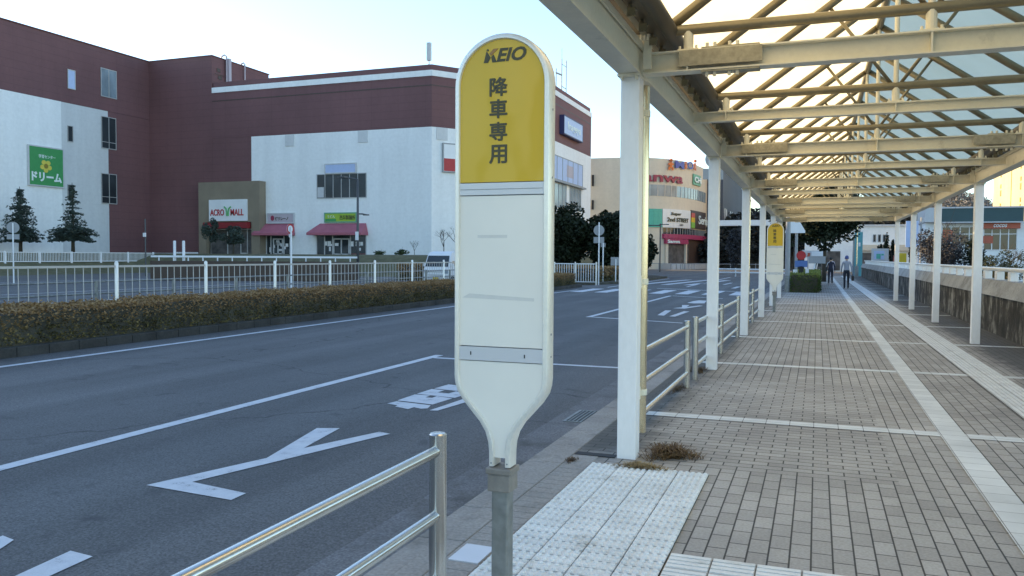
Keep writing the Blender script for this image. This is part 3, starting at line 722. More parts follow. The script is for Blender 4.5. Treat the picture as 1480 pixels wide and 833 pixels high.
for s in (-1, 1):
    first = None
    i = 0
    while True:
        y = Y0-3*RS+RS*i
        if y > ye: break
        if first is None:
            first = MB().tube((XM+s*.02, y, ZR-.01), (XM+s*(XM-XE), y, ZE), .040, 12).build('rafter', 'bronze', t, smooth=True)
        else: dup_part(first, (0, RS*i, 0))
        i += 1
    # roof sheet, bent down beyond the edge pipe
    sx = (ZR-ZE)/(XM-XE); e = XM-XE+.17
    MB().add([(XM, ys-.1, ZR+.045), (XM, ye+.15, ZR+.045), (XM+s*e, ye+.15, ZR+.045-e*sx), (XM+s*e, ys-.1, ZR+.045-e*sx)], [(0, 1, 2, 3) if s < 0 else (3, 2, 1, 0)]).build('roof_sheet', 'roof_sheet', t)
def downpipe(i):
    y = rows[i]+.38; x = XL+.015
    m = MB().tube((x, y, .12), (x, y, 2.93), .047, 18)
    o = m.build('downpipe', 'gold_pipe', t, smooth=True, auto=True)
    b = MB()
    for z in (.45, 1.35, 2.7): b.box(x-.01, x+.01, y-.30, y-.03, z-.05, z+.05); b.lathe((x, y, z), [(.0485, -.025), (.053, -.022), (.053, .022), (.0485, .025)], 18)
    b.each('bracket', 'warm_light_paint', o)
for i in (0, 2, 4): downpipe(i)

# ------------------------------------------------------------------ the wall at the right of the walkway
t = T('retaining_wall', 'weathered concrete wall with pale coping and a pipe rail right of the walkway', 'wall', (3.6, 30, 0))
MB().box(3.48, 3.9, 8, 74, -.3, .79).build('wall_face', 'wall_stained', t)
MB().add([(3.42, 8, .785), (3.42, 74, .785), (3.56, 74, 1.10), (3.56, 8, 1.10), (3.92, 8, 1.10), (3.92, 74, 1.10), (3.92, 8, .785), (3.92, 74, .785)],
         [(0, 1, 2, 3), (3, 2, 5, 4), (4, 5, 7, 6), (6, 7, 1, 0), (0, 3, 4, 6), (1, 7, 5, 2)]).build('coping', 'coping', t)
MB().tube((3.72, 8, 1.325), (3.72, 74, 1.325), .045, 12).build('rail', 'alu', t, smooth=True, auto=True)
blk = None
for i in range(50):
    y = 8.4+i*1.32
    if y > 73: break
    if blk is None: blk = MB().box(3.64, 3.79, y-.12, y+.12, 1.095, 1.285).build('rail_block', 'white_paint', t, bevel=.01)
    else: dup_part(blk, (0, 1.32*i, 0))

# ------------------------------------------------------------------ fences across the road
t = T('white_guard_fence', 'tall white baluster fence behind the island hedge', 'fence', (-14.2, 20, 0)); pst = None
for i in range(15):
    y = 5.27+2.753*i
    if pst is None: pst = MB().lathe((-14.2, y, 0), [(.040, -.05), (.040, 1.355), (.028, 1.38), (.001, 1.39)], 14).build('post', 'alu', t, smooth=True, auto=True)
    else: dup_part(pst, (0, 2.753*i, 0))
    if i < 14:
        pn = MB().box(-14.225, -14.175, y+.05, y+2.70, 1.255, 1.3).box(-14.215, -14.185, y+.05, y+2.70, .12, .155)
        for q in range(12): pn.tube((-14.2, y+.22+q*.21, .15), (-14.2, y+.22+q*.21, 1.26), .0095, 6)
        pn.build('baluster_panel', 'fence_metal', t)
railing('low two rail pipe fence beyond the tall baluster fence', [7.9+2.735*i for i in range(14)], -17.6, m='galv', rails=(.97, .66, .3), r=.026, hp=1.0, rp=.05, name='low_pipe_fence', group='pipe fences between the carriageways', z0=R)
t = T('white_verge_fence', 'far white picket fence on the grass bank before the conifers', 'fence', (-61, 54, .7)); pst = None
for i in range(9):
    y = 40.5+3.1*i; x = -60.6
    z = z_left(x, y)
    if pst is None: pst = MB().box(x-.06, x+.06, y-.06, y+.06, z-.1, 1.72).build('post', 'white_plain', t)
    else: dup_part(pst, (0, 3.1*i, 0))
    pn = MB().box(x-.03, x+.03, y+.06, y+3.04, 1.6, 1.66).box(x-.03, x+.03, y+.06, y+3.04, z+.1, z+.16)
    for q in range(20): pn.box(x-.015, x+.015, y+.13+q*.148, y+.16+q*.148, z+.15, 1.61)
    pn.build('picket_panel', 'white_plain', t)
t = T('ramp_wall', 'long dark low wall with a white handrail in the far carriageway', 'wall', (-33, 43, R))
a, b = (-40.2, 41.0), (-27.6, 45.4)
w = MB(); w.wbox(a, b, -.25, 1.12, -.3, 0); w.build('wall_face', 'dim_brown', t)
w = MB(); w.wbox(a, b, 1.34, 1.46, -.2, -.08)
for q in range(14):
    k = (q+.5)/14; w.wbox((a[0]+(b[0]-a[0])*k, a[1]+(b[1]-a[1])*k), (a[0]+(b[0]-a[0])*k+.06, a[1]+(b[1]-a[1])*k+.02), 1.1, 1.35, -.17, -.11)
w.build('handrail', 'white_plain', t)
for i, (x, y) in enumerate(((-38.95, 41.8), (-38.4, 42.0))):
    tg = MB().lathe((x, y, R), [(.09, 0), (.09, 2.5), (.08, 2.56), (.001, 2.57)], 10).build('vent_post', 'white_plain'); tag(tg, ('left' if i == 0 else 'right')+' one of two short white posts rising behind the dark ramp wall', 'post', 'white posts behind the ramp wall')

# ------------------------------------------------------------------ shopping mall
t = T('shopping_mall', 'huge brown and white clad shopping mall filling the left background', 'building', (-60, 75, 1))
b = MB().prism([(-130, -45), (-73.41, -45), (-73.41, 75.0), (-73.41, 103), (-130, 103)], 17.22, 23.9)
b.prism([(-73.40, 75.0), (-64.33, 75.0), (-64.33, 85.2), (-73.40, 85.2)], .5, 23.9)
b.prism([(-130, 69.05), (-73.41, 69.05), (-73.41, 103), (-130, 103)], .5, 17.2)
FR = [(-64.32, 75), (-36.83, 75), (-28.05, 86.6), (-28.05, 104.3)]
b.prism(FR+[(-64.32, 104.3)], 14.62, 20.3); b.prism([(-64.32, 75.01), (-59.01, 75.01), (-59.01, 104), (-64.32, 104)], .5, 14.61)
b.prism([(-64.25, 75.12), (-36.9, 75.12), (-28.17, 86.65), (-28.17, 104.2), (-64.25, 104.2)], 20.3, 20.9)
b.build('brown_wall', 'brown_clad', t)
w = MB().prism([(-130, -45), (-73.405, -45), (-73.405, 63.08), (-130, 63.08)], .5, 17.21)
w.prism([(-59.0, 75.0), (-36.83, 75.0), (-28.05, 86.6), (-28.05, 104.3), (-59.0, 104.3)], .5, 14.61); w.build('white_wall', 'white_clad', t)
MB().prism([(-130, 63.085), (-73.43, 63.085), (-73.43, 69.045), (-130, 69.045)], .5, 17.205).build('grey_wall', 'grey_clad', t)
w = MB(); gr = MB()
for a, c in zip(FR[:-1], FR[1:]): w.wbox(a, c, 19.72, 20.31, 0, .07); gr.wbox(a, c, 18.75, 18.85, 0, .02)
w.build('white_band', 'white_clad', t); gr.build('shadow_groove', 'dim_brown', t)
w = MB().box(-130, -73.3, -45, 103.2, 23.9, 24.0).box(-73.29, -64.25, 74.93, 85.3, 23.9, 24.0); w.build('parapet_cap', 'brown_clad', t)
def window(th, a, c, z0, z1, cols, frame_m='alu_frame', glass_m='glass', rows_=(), d=.06, blind=None):
    fr = MB(); fr.wbox(a, c, z0-.08, z0, 0, d); fr.wbox(a, c, z1, z1+.08, 0, d)
    A, C = Vector(a), Vector(c); u = (C-A).normalized(); L = (C-A).length
    for i in range(cols+1):
        p = A+u*(L-.07)*i/cols; fr.wbox(tuple(p), tuple(p+u*.07), z0, z1, 0, d)
    for z in rows_: fr.wbox(a, c, z-.03, z+.03, 0, d-.01)
    o = fr.build('window', frame_m, th); gl = MB(); gl.wbox(a, c, z0, z1, .004, .02); gl.build('pane', glass_m, o)
    return o
WX = -73.40
window(t, (WX, 68.1), (WX, 70.25), 18.78, 21.72, 2, glass_m='glass_pale'); window(t, (WX, 68.1), (WX, 70.1), 13.15, 16.5, 2, rows_=(13.8,)); window(t, (WX, 68.0), (WX, 70.1), 7.13, 10.29, 2, rows_=(7.8,))
window(t, (WX, 63.9), (WX, 64.85), 18.8, 20.65, 1, glass_m='pale_blue'); window(t, (WX-.02, 63.8), (WX-.02, 64.5), 13.28, 14.83, 1); window(t, (WX-.02, 63.7), (WX-.02, 64.5), 7.3, 8.7, 1)
wo = window(t, (-50.49, 75), (-44.37, 75), 7.65, 10.12, 6)
MB().box(-50.4, -49.6, 74.965, 74.975, 7.7, 8.8).build('blind', 'pale_grey', wo)
sc = MB()
for x in (-54.5, -45.4): sc.box(x, x+1.17, 74.93, 75, 13.35, 14.58)
sc.wbox((-36.5, 75.43), (-35.75, 76.43), 13.35, 14.58, 0, .07); sc.each('overflow_box', 'grey_clad', t)
# entrance portal
pt = MB().box(-65.4, -64.4, 73.9, 74.99, .5, 5.15).box(-58.2, -57.1, 73.9, 74.99, .5, 5.15).box(-65.4, -57.1, 73.9, 74.99, 5.15, 9.6).build('entrance_portal', 'tan', t)
MB().box(-64.4, -58.2, 74.5, 74.9, .5, 5.14).build('doorway', 'interior', pt)
dr = MB()
for x in (-64.3, -61.9, -60.1, -59.2, -58.3): dr.box(x, x+.1, 74.4, 74.49, 1.5, 4.3)
dr.box(-64.3, -58.2, 74.4, 74.49, 4.3, 4.42).box(-60.0, -59.3, 74.42, 74.47, 1.6, 1.75); dr.each('door', 'alu_frame', pt, gap=.06)
MB().box(-64.3, -58.3, 73.3, 73.89, 4.42, 5.08).build('red_fascia', 'red_awning', pt)
def awning(x0, x1, y0, z0, z1, dpt, inset, m):
    mb = MB(); yb = 75.0
    mb.add([(x0, yb-dpt, z0), (x1, yb-dpt, z0), (x1-inset*.3, yb-.01, z1), (x0+inset, yb-.01, z1), (x0, yb-dpt, z0-.25), (x1, yb-dpt, z0-.25), (x1, yb-.01, z0-.25), (x0, yb-.01, z0-.25), (x1, yb-.01, z0), (x0, yb-.01, z0)],
           [(0, 1, 2, 3), (4, 5, 1, 0), (1, 8, 2), (0, 3, 9), (5, 6, 8, 1), (4, 0, 9, 7), (7, 6, 5, 4)])
    return mb.build('awning', m, t)
awning(-57.95, -53.3, 75, 3.9, 4.98, 1.4, .5, 'pink_awning'); awning(-50.9, -44.2, 75, 3.9, 4.92, 1.4, .8, 'pink_awning')
def shopfront(x0, x1, splits, z1, doors):
    f = MB(); 
    for x in splits: f.box(x-.05, x+.05, 74.9, 74.99, 1.2, z1)
    f.box(x0, x1, 74.9, 74.99, z1-.12, z1)
    for a, c in doors:
        for x in (a, (a+c)/2-.06, c-.12): f.box(x, x+.12, 74.86, 74.95, 1.5, 3.25)
        f.box(a, c, 74.86, 74.95, 3.2, 3.32); f.box(a, c, 74.86, 74.95, 1.45, 1.7)
    o = f.build('shop_front', 'pale_grey', t)
    MB().box(x0, x1, 74.97, 74.995, 1.2, z1).build('pane', 'glass', o)
    pp = MB(); rnd = random.Random(int(x0*10))
    for _ in range(9):
        x = rnd.uniform(x0+.2, x1-.5); z = rnd.uniform(1.8, 2.7); pp.box(x, x+rnd.uniform(.2, .5), 74.955, 74.965, z, z+rnd.uniform(.2, .55))
    pp.each('notice', 'white_plain', o, gap=.0)
shopfront(-57.0, -53.9, (-57, -56.4, -54.7, -53.9), 3.75, [(-56.1, -54.8)]); shopfront(-50.5, -44.4, (-50.5, -49.5, -48.5, -46.3, -44.4), 3.75, [(-48.4, -46.4)])
MB().box(-46.2, -44.45, 74.93, 74.96, 1.2, 1.75).build('stall_riser', 'brown_clad', t)
# right-hand side: poster panels and two storeys of glazing
XF = -28.05
window(t, (XF, 87.2), (XF, 100.3), 10.4, 13.0, 6, glass_m='pale_blue', frame_m='grey'); window(t, (XF, 87.0), (XF, 93.2), 7.2, 9.9, 4, glass_m='glass_pale'); window(t, (XF, 94.6), (XF, 99.6), 7.2, 9.9, 4, glass_m='glass_pale')
MB().box(XF-.01, XF+.03, 93.3, 96.2, 11.0, 12.4).build('faded_poster', 'pink_grey', t)
MB().box(XF, XF+.5, 86.8, 100.4, 10.0, 10.2).build('canopy_ledge', 'grey', t)
# roof plant
pp = MB().path([(-64.9, 77.2, 23.9), (-64.8, 77.2, 24.35), (-64.4, 77.2, 24.5), (-64.1, 77.2, 24.3), (-64.1, 77.2, 20.95)], .09, 8).box(-64.2, -63.85, 77.32, 77.72, 20.91, 24.1)
pp.path([(-64.7, 80.4, 24), (-64.6, 80.4, 24.2), (-64.3, 80.4, 24.3), (-64.1, 80.4, 24.1), (-64.1, 80.4, 20.95)], .09, 8); pp.each('roof_pipe', 'pink_grey', t, gap=.1)
MB().box(-64.325, -64.28, 75.8, 76.4, 22.3, 22.7).box(-64.325, -64.28, 76.0, 76.6, 21.5, 21.9).box(-64.325, -64.28, 75.5, 77.0, 22.0, 22.06).build('wall_plant', 'dim_brown', t)
an = T('roof_antenna', 'pale panel antenna on a thin mast at the mall roof corner', 'antenna', (-37.6, 75.9, 20.9)); MB().tube((-37.6, 75.9, 20.9), (-37.6, 75.9, 23.0), .06, 8).build('mast', 'grey', an); MB().box(-37.8, -37.4, 75.75, 76.1, 21.5, 23.3).build('panel', 'pale_grey', an)
an = T('roof_antenna', 'ladder shaped antenna frame of thin pipes on the right mall roof edge', 'antenna', (-29, 92, 20.9))
mm = MB()
for x, y, h in ((-28.6, 90.6, 2.3), (-28.6, 92.8, 3.9), (-28.6, 94.6, 4.1)): mm.tube((x, y, 20.9), (x, y, 20.9+h), .06, 8)
mm.tube((-28.6, 92.8, 21.6), (-28.6, 94.6, 21.6), .04, 6).tube((-28.6, 90.6, 22.7), (-28.6, 92.8, 22.9), .1, 6).tube((-28.6, 92.8, 24.2), (-28.6, 94.6, 24.2), .03, 6).tube((-28.6, 92.8, 20.9), (-28.6, 92.8, 26), .025, 6); mm.build('mast', 'grey', an)
# signs on the mall
def board(name, label, th, a, c, z0, z1, m, d0=.02, d1=.18, cat='sign', frame=None):
    o = T(name, label, cat, (a[0], a[1], z0)); bd = MB(); bd.wbox(a, c, z0, z1, d0, d1); bo = bd.build('panel', m, o)
    if frame:
        f = MB(); A, C = Vector(a), Vector(c); u = (C-A).normalized()
        f.wbox(a, c, z0-.12, z0, d0, d1+.03); f.wbox(a, c, z1, z1+.12, d0, d1+.03); f.wbox(tuple(A-u*.12), a, z0-.12, z1+.12, d0, d1+.03); f.wbox(c, tuple(C+u*.12), z0-.12, z1+.12, d0, d1+.03); f.build('frame', frame, o)
    return o
HP = pi/2
o = board('shop_sign', 'square green sign with a yellow flower on the white left wing', HP, (WX, 59.2), (WX, 63.05), 8.4, 12.2, 'sign_green', frame='pale_grey')
xf = WX+.185
fl = MB()
for q in range(5):
    a = TAU*q/5+pi/2+.6; cy, cz = 61.05+.42*cos(a), 10.35+.42*sin(a)
    fl.add([(xf+.02, cy+.27*cos(TAU*k/12), cz+.24*sin(TAU*k/12)) for k in range(12)], [tuple(range(12))])
fl.build('flower_petals', 'flower_yellow', o)
MB().add([(xf+.03, 61.05+.25*cos(TAU*k/12), 10.35+.25*sin(TAU*k/12)) for k in range(12)], [tuple(range(12))]).build('flower_heart', 'olive_brown', o)
lettering('ドリーム', (xf, 61.15, 9.25), 3.45, .95, HP, 'white_letter', o, offset=.045, depth=.04)
lettering('学習センター', (xf, 61.2, 11.3), 1.9, .36, HP, 'white_letter', o, offset=.01, depth=.04)
o = board('mall_sign', 'white sign with red capitals and a green figure above the mall entrance', 0, (-63.8, 73.9), (-58.65, 73.9), 5.25, 7.62, 'white_plain')
lettering('ACRO', (-62.65, 73.7, 6.2), 1.9, .72, 0, 'red', o, offset=.02, depth=.04); lettering('MALL', (-59.95, 73.7, 6.2), 1.75, .72, 0, 'red', o, offset=.02, depth=.04)
gl = MB()
for s in (-1, 1):
    gl.path([(-61.22+s*.1, 73.69, 5.8), (-61.22+s*.12, 73.69, 6.3), (-61.22+s*.2, 73.69, 6.62), (-61.22+s*.45, 73.69, 6.82)], .09, 6)
gl.build('green_figure', 'logo_green', o)
o = board('shop_sign', 'pale pink shop sign over the left pink awning', 0, (-56.7, 75), (-53.4, 75), 5.08, 6.0, 'pink_grey', frame='pale_grey')
lettering('ピリレーノ', (-54.9, 74.81, 5.5), 1.7, .4, 0, 'ink', o, offset=.03, depth=.03); MB().add([(-56.1+.25*cos(TAU*k/12), 74.80, 5.55+.3*sin(TAU*k/12)) for k in range(12)], [tuple(range(12))]).build('red_mark', 'crimson', o)
o = board('shop_sign', 'lime green shop sign over the right pink awning', 0, (-49.35, 75), (-45.6, 75), 5.12, 5.95, 'lime', frame='green_panel')
lettering('西海製麺所', (-46.6, 74.81, 5.53), 1.9, .5, 0, 'ink', o, offset=.01, depth=.03); MB().box(-49.3, -48.0, 74.795, 74.81, 5.15, 5.4).build('green_stripe', 'sign_green', o); lettering('うどん', (-48.6, 74.80, 5.65), .95, .3, 0, 'white_letter', o, depth=.03)
board('blank_sign', 'blank pale blue sign board above the mall window row', 0, (-49.3, 75), (-45.65, 75), 10.3, 11.15, 'pale_blue', frame='pale_grey')
u = Vector((8.78, 11.6)).normalized(); p = Vector((-36.83, 75))
o = board('blank_sign', 'tall white and red sign on the mall corner beside the near bus stop sign', 0, tuple(p+u*1.3), tuple(p+u*4.2), 10.2, 12.95, 'white_plain', frame='grey')
q = MB(); q.wbox(tuple(p+u*1.3), tuple(p+u*4.2), 10.22, 11.5, .181, .19); q.build('red_half', 'red', o)
o = board('shop_sign', 'blue lit box sign high on the right side wall of the mall', HP, (XF, 90.4), (XF, 98.2), 15.75, 17.7, 'pale_blue', d1=.55, frame='navy')
lettering('Inageya', (XF+.58, 94.5, 16.7), 5.4, 1.15, HP, 'white_letter', o, offset=.02, depth=.04)

# ------------------------------------------------------------------ shopping centre beyond the crossing
t = T('shopping_centre', 'cream shopping centre with a curved front beyond the crossing', 'building', (-24, 118, 0))
CV = [(-36, 113.6), (-30.2, 113.8), (-27.5, 114.05), (-25.2, 114.5), (-23.4, 115.1), (-21.9, 116.1), (-20.5, 117.6), (-19.3, 119.6), (-18.5, 121.9), (-17.9, 124.6), (-17.4, 128.2), (-17.05, 132.4), (-16.95, 135.5)]
def smooth(c, k=2):
    for _ in range(k):
        n = [c[0]]
        for a, b_ in zip(c[:-1], c[1:]): n += [(a[0]*.75+b_[0]*.25, a[1]*.75+b_[1]*.25), (a[0]*.25+b_[0]*.75, a[1]*.25+b_[1]*.75)]
        c = n+[c[-1]]
    return c
CS = smooth(CV)
MB().prism(CS+[(-36, 135.5)], -.3, 15.6).build('wall', 'cream_clad', t, smooth=True, auto=True)
def at(s, d=0):
    """point on the curved front at arc length s, d metres out, and its tangent"""
    for a, b_ in zip(CS[:-1], CS[1:]):
        A, B = Vector(a), Vector(b_); L = (B-A).length
        if s <= L: u = (B-A).normalized(); return A+u*s+Vector((u.y, -u.x))*d, u
        s -= L
    return B+Vector((u.y, -u.x))*d, u
def arc_of(x):
    s = 0
    for a, b_ in zip(CS[:-1], CS[1:]):
        if b_[0] >= x: return s+(Vector(b_)-Vector(a)).length*(x-a[0])/(b_[0]-a[0])
        s += (Vector(b_)-Vector(a)).length
    return s
def strip(s0, s1, z0, z1, d0, d1, name, m, par, n=None):
    mb = MB(); n = n or max(1, int((s1-s0)/.7))
    for i in range(n): mb.wbox(tuple(at(s0+(s1-s0)*i/n)[0]), tuple(at(s0+(s1-s0)*(i+1)/n)[0]), z0, z1, d0, d1)
    return mb.build(name, m, par)
sA, sB, sC, sE = arc_of(-23.6), arc_of(-20.9), arc_of(-17.9), arc_of(-17.0)
wn = strip(sA, sE, 10.25, 11.85, .0, .04, 'window_band', 'glass_pale', t)
mb = MB(); q = sA
while q < sE: pq = at(q)[0]; mb.wbox(tuple(pq), tuple(at(q+.1)[0]), 10.25, 11.85, .0, .09); q += 1.25
mb.each('mullion', 'alu_frame', wn, gap=0)
gz = strip(sB, sE, 4.85, 5.75, .0, .05, 'glazing', 'glass', t); mb = MB(); q = sB
while q < sE: mb.wbox(tuple(at(q)[0]), tuple(at(q+.08)[0]), 4.85, 5.75, 0, .1); q += .8
mb.each('mullion', 'alu_frame', gz, gap=0)
cn = strip(sB, sE, 4.2, 4.85, .0, .5, 'entrance_canopy', 'magenta', t)
strip(arc_of(-20.2), sC, .6, 4.2, .0, .05, 'doorway', 'interior', t); strip(arc_of(-18.1), sE, .6, 4.2, .0, .08, 'shuttered_front', 'dim_brown', t)
for xx in (-20.6, -18.5): strip(arc_of(xx), arc_of(xx)+.5, .3, 4.2, .0, .3, 'pillar', 'cream_clad', t)
strip(arc_of(-21), sE, -.2, .6, .0, 2.4, 'plinth', 'pale_grey', t)
MB().box(-30.35, -30.1, 113.45, 113.75, 11.6, 13.2).box(-30.35, -30.1, 113.45, 113.75, 8.3, 9.6).each('vent', 'black', t)
def csign(name, label, x0, x1, z0, z1, m, d=.2):
    o = T(name, label, 'sign', (*at(arc_of(x0))[0], z0))
    if m: strip(arc_of(x0), arc_of(x1), z0, z1, .06, d, 'panel', m, o)
    return o
def ctext(body, s, z, w, h, m, o, d=.3, offset=.0, depth=.06, **kw):
    """letters bent along the curved front, centred at arc length s"""
    me = text_mesh(body, 0, offset, .5); xs = [v.co.x for v in me.vertices]; ys_ = [v.co.y for v in me.vertices]
    x0, x1, y0, y1 = min(xs), max(xs), min(ys_), max(ys_); o0 = wloc(o)
    for v in me.vertices:
        p_, u_ = at(max(0, s+(v.co.x-(x0+x1)/2)*w/(x1-x0)), d+v.co.z*depth); v.co = (p_.x-o0.x, p_.y-o0.y, z+(v.co.y-(y0+y1)/2)*h/(y1-y0)-o0.z)
    me.materials.clear(); me.materials.append(M[m]); ob = bpy.data.objects.new('lettering', me); COL.objects.link(ob); ob.parent = o; return ob
o = T('shop_sign', 'colourful four part wordmark with orange figures at the top of the curved front', 'sign', (-19, 120, 14.2)); s0 = arc_of(-20.4); L = arc_of(-17.7)-s0
for ch, k, m_ in (('M', 19.35, 'blue'), ('i', 21.1, 'orange'), ('O', 22.85, 'blue')): ctext(ch, k, {'M': 14.92, 'i': 15.02, 'O': 15.15}[ch], {'M': 2.2, 'i': .6, 'O': 2.2}[ch], 1.1, m_, o, offset=.02, depth=.1)
for k in (17.3, 24.9):
    p_, u_ = at(k, .3); u3 = Vector((u_.x, u_.y, 0)); c = Vector((p_.x, p_.y, 14.75 if k < 20 else 15.35)); f = MB()
    f.obox(c, u3*.22, Vector((u_.y, -u_.x, 0))*.05, Vector((0, 0, .42))); f.obox(c+Vector((0, 0, .12)), u3*.55, Vector((u_.y, -u_.x, 0))*.045, (0, 0, .13)); f.obox(c-u3*.35+Vector((0, 0, -.5)), u3*.16, Vector((u_.y, -u_.x, 0))*.05, (0, 0, .22)); f.obox(c+u3*.35+Vector((0, 0, -.5)), u3*.16, Vector((u_.y, -u_.x, 0))*.05, (0, 0, .22))
    f.lathe(c+Vector((0, 0, .45)), [(.02, 0), (.24, .12), (.26, .25), (.16, .42), (.01, .46)], 10); f.build('orange_figure', 'orange', o)
o = T('shop_sign', 'large dark red wordmark on the curved cream front', 'sign', (-21.5, 117, 12.3))
ctext('Sanwa', 15.6, 12.95, 9.3, 1.45, 'crimson', o, d=.25, offset=.022, depth=.12)
o = csign('shop_sign', 'green square sign at the right end of the curved front', -17.86, -17.33, 12.5, 14.1, 'green_panel'); ctext('CHI', 26.7, 13.3, 3.9, .9, 'white_letter', o, offset=.04, depth=.1)
o = csign('shop_sign', 'teal panel left of the white banner on the curved front', -23.8, -21.0, 5.8, 8.4, 'teal')
o = csign('shop_sign', 'white banner sign with black lettering between teal and dark panels', -20.95, -18.05, 5.8, 8.45, 'white_plain')
sm = (arc_of(-20.95)+arc_of(-18.05))/2
ctext('Super', 18.7, 7.75, 2.4, .55, 'ink', o, offset=.02, depth=.06); ctext('2nd STREET', 19.5, 6.95, 5.6, .62, 'ink', o, offset=.02, depth=.06); ctext('GU', 20.0, 6.25, .9, .3, 'ink', o, depth=.06)
o = csign('shop_sign', 'dark panel with white lettering and a rainbow corner on the curved front', -18.0, -17.02, 5.9, 8.6, 'dim_brown')
strip(arc_of(-18.0), arc_of(-17.72), 5.95, 6.8, .2, .26, 'rainbow_patch', 'rainbow_green', o); strip(arc_of(-18.0), arc_of(-17.72), 6.8, 7.5, .2, .26, 'rainbow_patch', 'shop_yellow', o); strip(arc_of(-18.0), arc_of(-17.72), 7.5, 8.2, .2, .26, 'rainbow_patch', 'rainbow_red', o)
ctext('Seria', 30.6, 7.3, 6.6, 1.35, 'white_letter', o, offset=.02, depth=.06)
o = csign('shop_sign', 'magenta entrance sign with white lettering under the curved canopy', -20.7, -18.4, 3.45, 4.15, 'magenta', .55); ctext('Sanwa', arc_of(-19.85), 3.8, 2.6, .5, 'white_letter', o, d=.62, offset=.03, depth=.06)
board('blank_sign', 'small yellow sign low on the cream front behind the dark trees', 0, (-28.6, 113.9), (-26.6, 113.9), 6.2, 7.0, 'shop_yellow', d0=-.2, d1=.4)
t = T('office_block', 'dark blue clad block right of the curved shopping centre', 'building', (-20, 150, 0))
MB().box(-36, -14.45, 135.6, 178, -.3, 15.7).build('wall', 'navy_clad', t); MB().box(-14.5, -14.3, 135.6, 178, 15.7, 15.95).build('parapet', 'white_plain', t)
for y in (138, 140.5, 147, 150, 157): window(t, (-14.45, y), (-14.45, y+1.6), 7.6, 9.6, 1, glass_m='white_plain', frame_m='grey')

# ------------------------------------------------------------------ right-hand background
t = T('shop_building', 'white restaurant building with a dark green fascia and red name board beyond the wall', 'building', (12, 76, 0))
MB().box(8.3, 19, 75, 80, -.3, 4.5).build('wall', 'white_clad', t)
MB().box(9.42, 15.15, 74.2, 80.2, 4.52, 5.6).build('green_fascia', 'awning_green', t); MB().box(9.42, 15.2, 74.12, 80.3, 5.6, 5.72).box(9.42, 15.2, 74.1, 74.2, 4.43, 4.52).build('fascia_trim', 'pale_grey', t)
MB().box(8.2, 9.4, 74.4, 80, 4.52, 5.7).build('side_fascia', 'pale_grey', t)
window(t, (9.5, 75), (12.2, 75), 2.7, 4.1, 4, frame_m='white_plain', rows_=(3.55,)); window(t, (12.5, 75), (14.9, 75), 2.3, 3.95, 4, frame_m='white_plain', rows_=(3.55,))
o = board('name_board', 'coral red name board with white italic letters under the green fascia', 0, (12.3, 75), (15.0, 75), 3.98, 4.42, 'coral', d0=.02, d1=.5)
lettering('cocos', (13.6, 74.47, 4.2), .95, .26, 0, 'white_plain', o, shear=.3, offset=.02, depth=.03)
MB().box(9.6, 10.3, 74.93, 74.97, 2.9, 3.9).box(12.5, 13.2, 74.93, 74.97, 2.8, 3.4).each('red_blind', 'coral', t)
t = T('apartment_tower', 'tall sunlit cream apartment tower at the right edge', 'building', (36, 150, 0))
MB().box(26.3, 45, 95, 150.3, -.3, 34).build('wall', 'tower', t)
wm = MB()
for i in range(11):
    for y in (144.4, 131.2, 118, 105): wm.box(26.24, 26.3, y-.35, y+.35, 2.5+i*2.9, 3.4+i*2.9); wm.box(26.24, 26.3, y-.35, y+.35, 3.7+i*2.9, 4.3+i*2.9)
wm.each('slit_window', 'olive_brown', t, gap=.35); MB().box(26.25, 26.3, 137, 137.3, 0, 34).build('expansion_joint', 'olive_brown', t)
t = T('low_white_building', 'long white building with small dark windows at the end of the walkway', 'building', (7, 112, 0))
MB().box(-1.5, 30, 110, 124, -.3, 5.45).build('wall', 'white_clad', t); MB().box(-1.6, 30.1, 109.8, 124, 5.45, 5.7).build('eave', 'pale_grey', t)
for x in (6.4, 6.95, 7.5, 10.9): window(t, (x, 110), (x+.36, 110), 3.6, 4.4, 1, frame_m='grey', d=.05)
MB().box(4.6, 12, 109.2, 109.99, 2.5, 3.2).build('lean_to', 'cream_clad', t); MB().box(0.4, 2.7, 109.9, 109.99, 0, 2.4).box(5, 8, 109.9, 109.99, 0, 2.2).each('dark_opening', 'interior', t)
t = T('footbridge', 'white pedestrian bridge deck crossing the street far behind the columns', 'bridge', (-8, 114.5, 0)); MB().box(-14, -1.0, 114.2, 116, 5.85, 6.6).build('deck', 'white_plain', t)
for x in (-13.6, -1.6): MB().box(x, x+.5, 114.8, 115.4, -.2, 5.84).build('pier', 'grey', t)
o = T('pillar_sign', 'tall teal pillar sign with a white top at the end of the wall', 'sign', (3.5, 80, 0)); MB().box(3.15, 3.8, 79.6, 80.2, -.2, 3.9).build('pillar', 'teal_pillar', o); MB().box(3.45, 3.62, 79.57, 79.6, 2.6, 2.95).build('white_mark', 'white_plain', o); MB().box(3.0, 3.15, 79.7, 80.1, -.2, 3.5).build('glass_side', 'glass_pale', o)
o = T('map_board', 'white town map board with a turquoise map beside the teal pillar', 'notice board', (5.2, 80, 0)); MB().box(4.55, 5.95, 79.7, 79.9, 1.0, 2.42).build('panel', 'pale_grey', o); MB().box(4.75, 5.6, 79.67, 79.7, 1.45, 2.2).build('map_sheet', 'pale_blue', o)
MB().box(4.95, 5.3, 79.65, 79.67, 1.5, 1.95).box(5.35, 5.55, 79.65, 79.67, 1.8, 1.95).build('map_green', 'teal', o); MB().box(4.6, 4.7, 79.75, 79.85, -.2, 1).box(5.8, 5.9, 79.75, 79.85, -.2, 1).each('leg', 'grey', o)
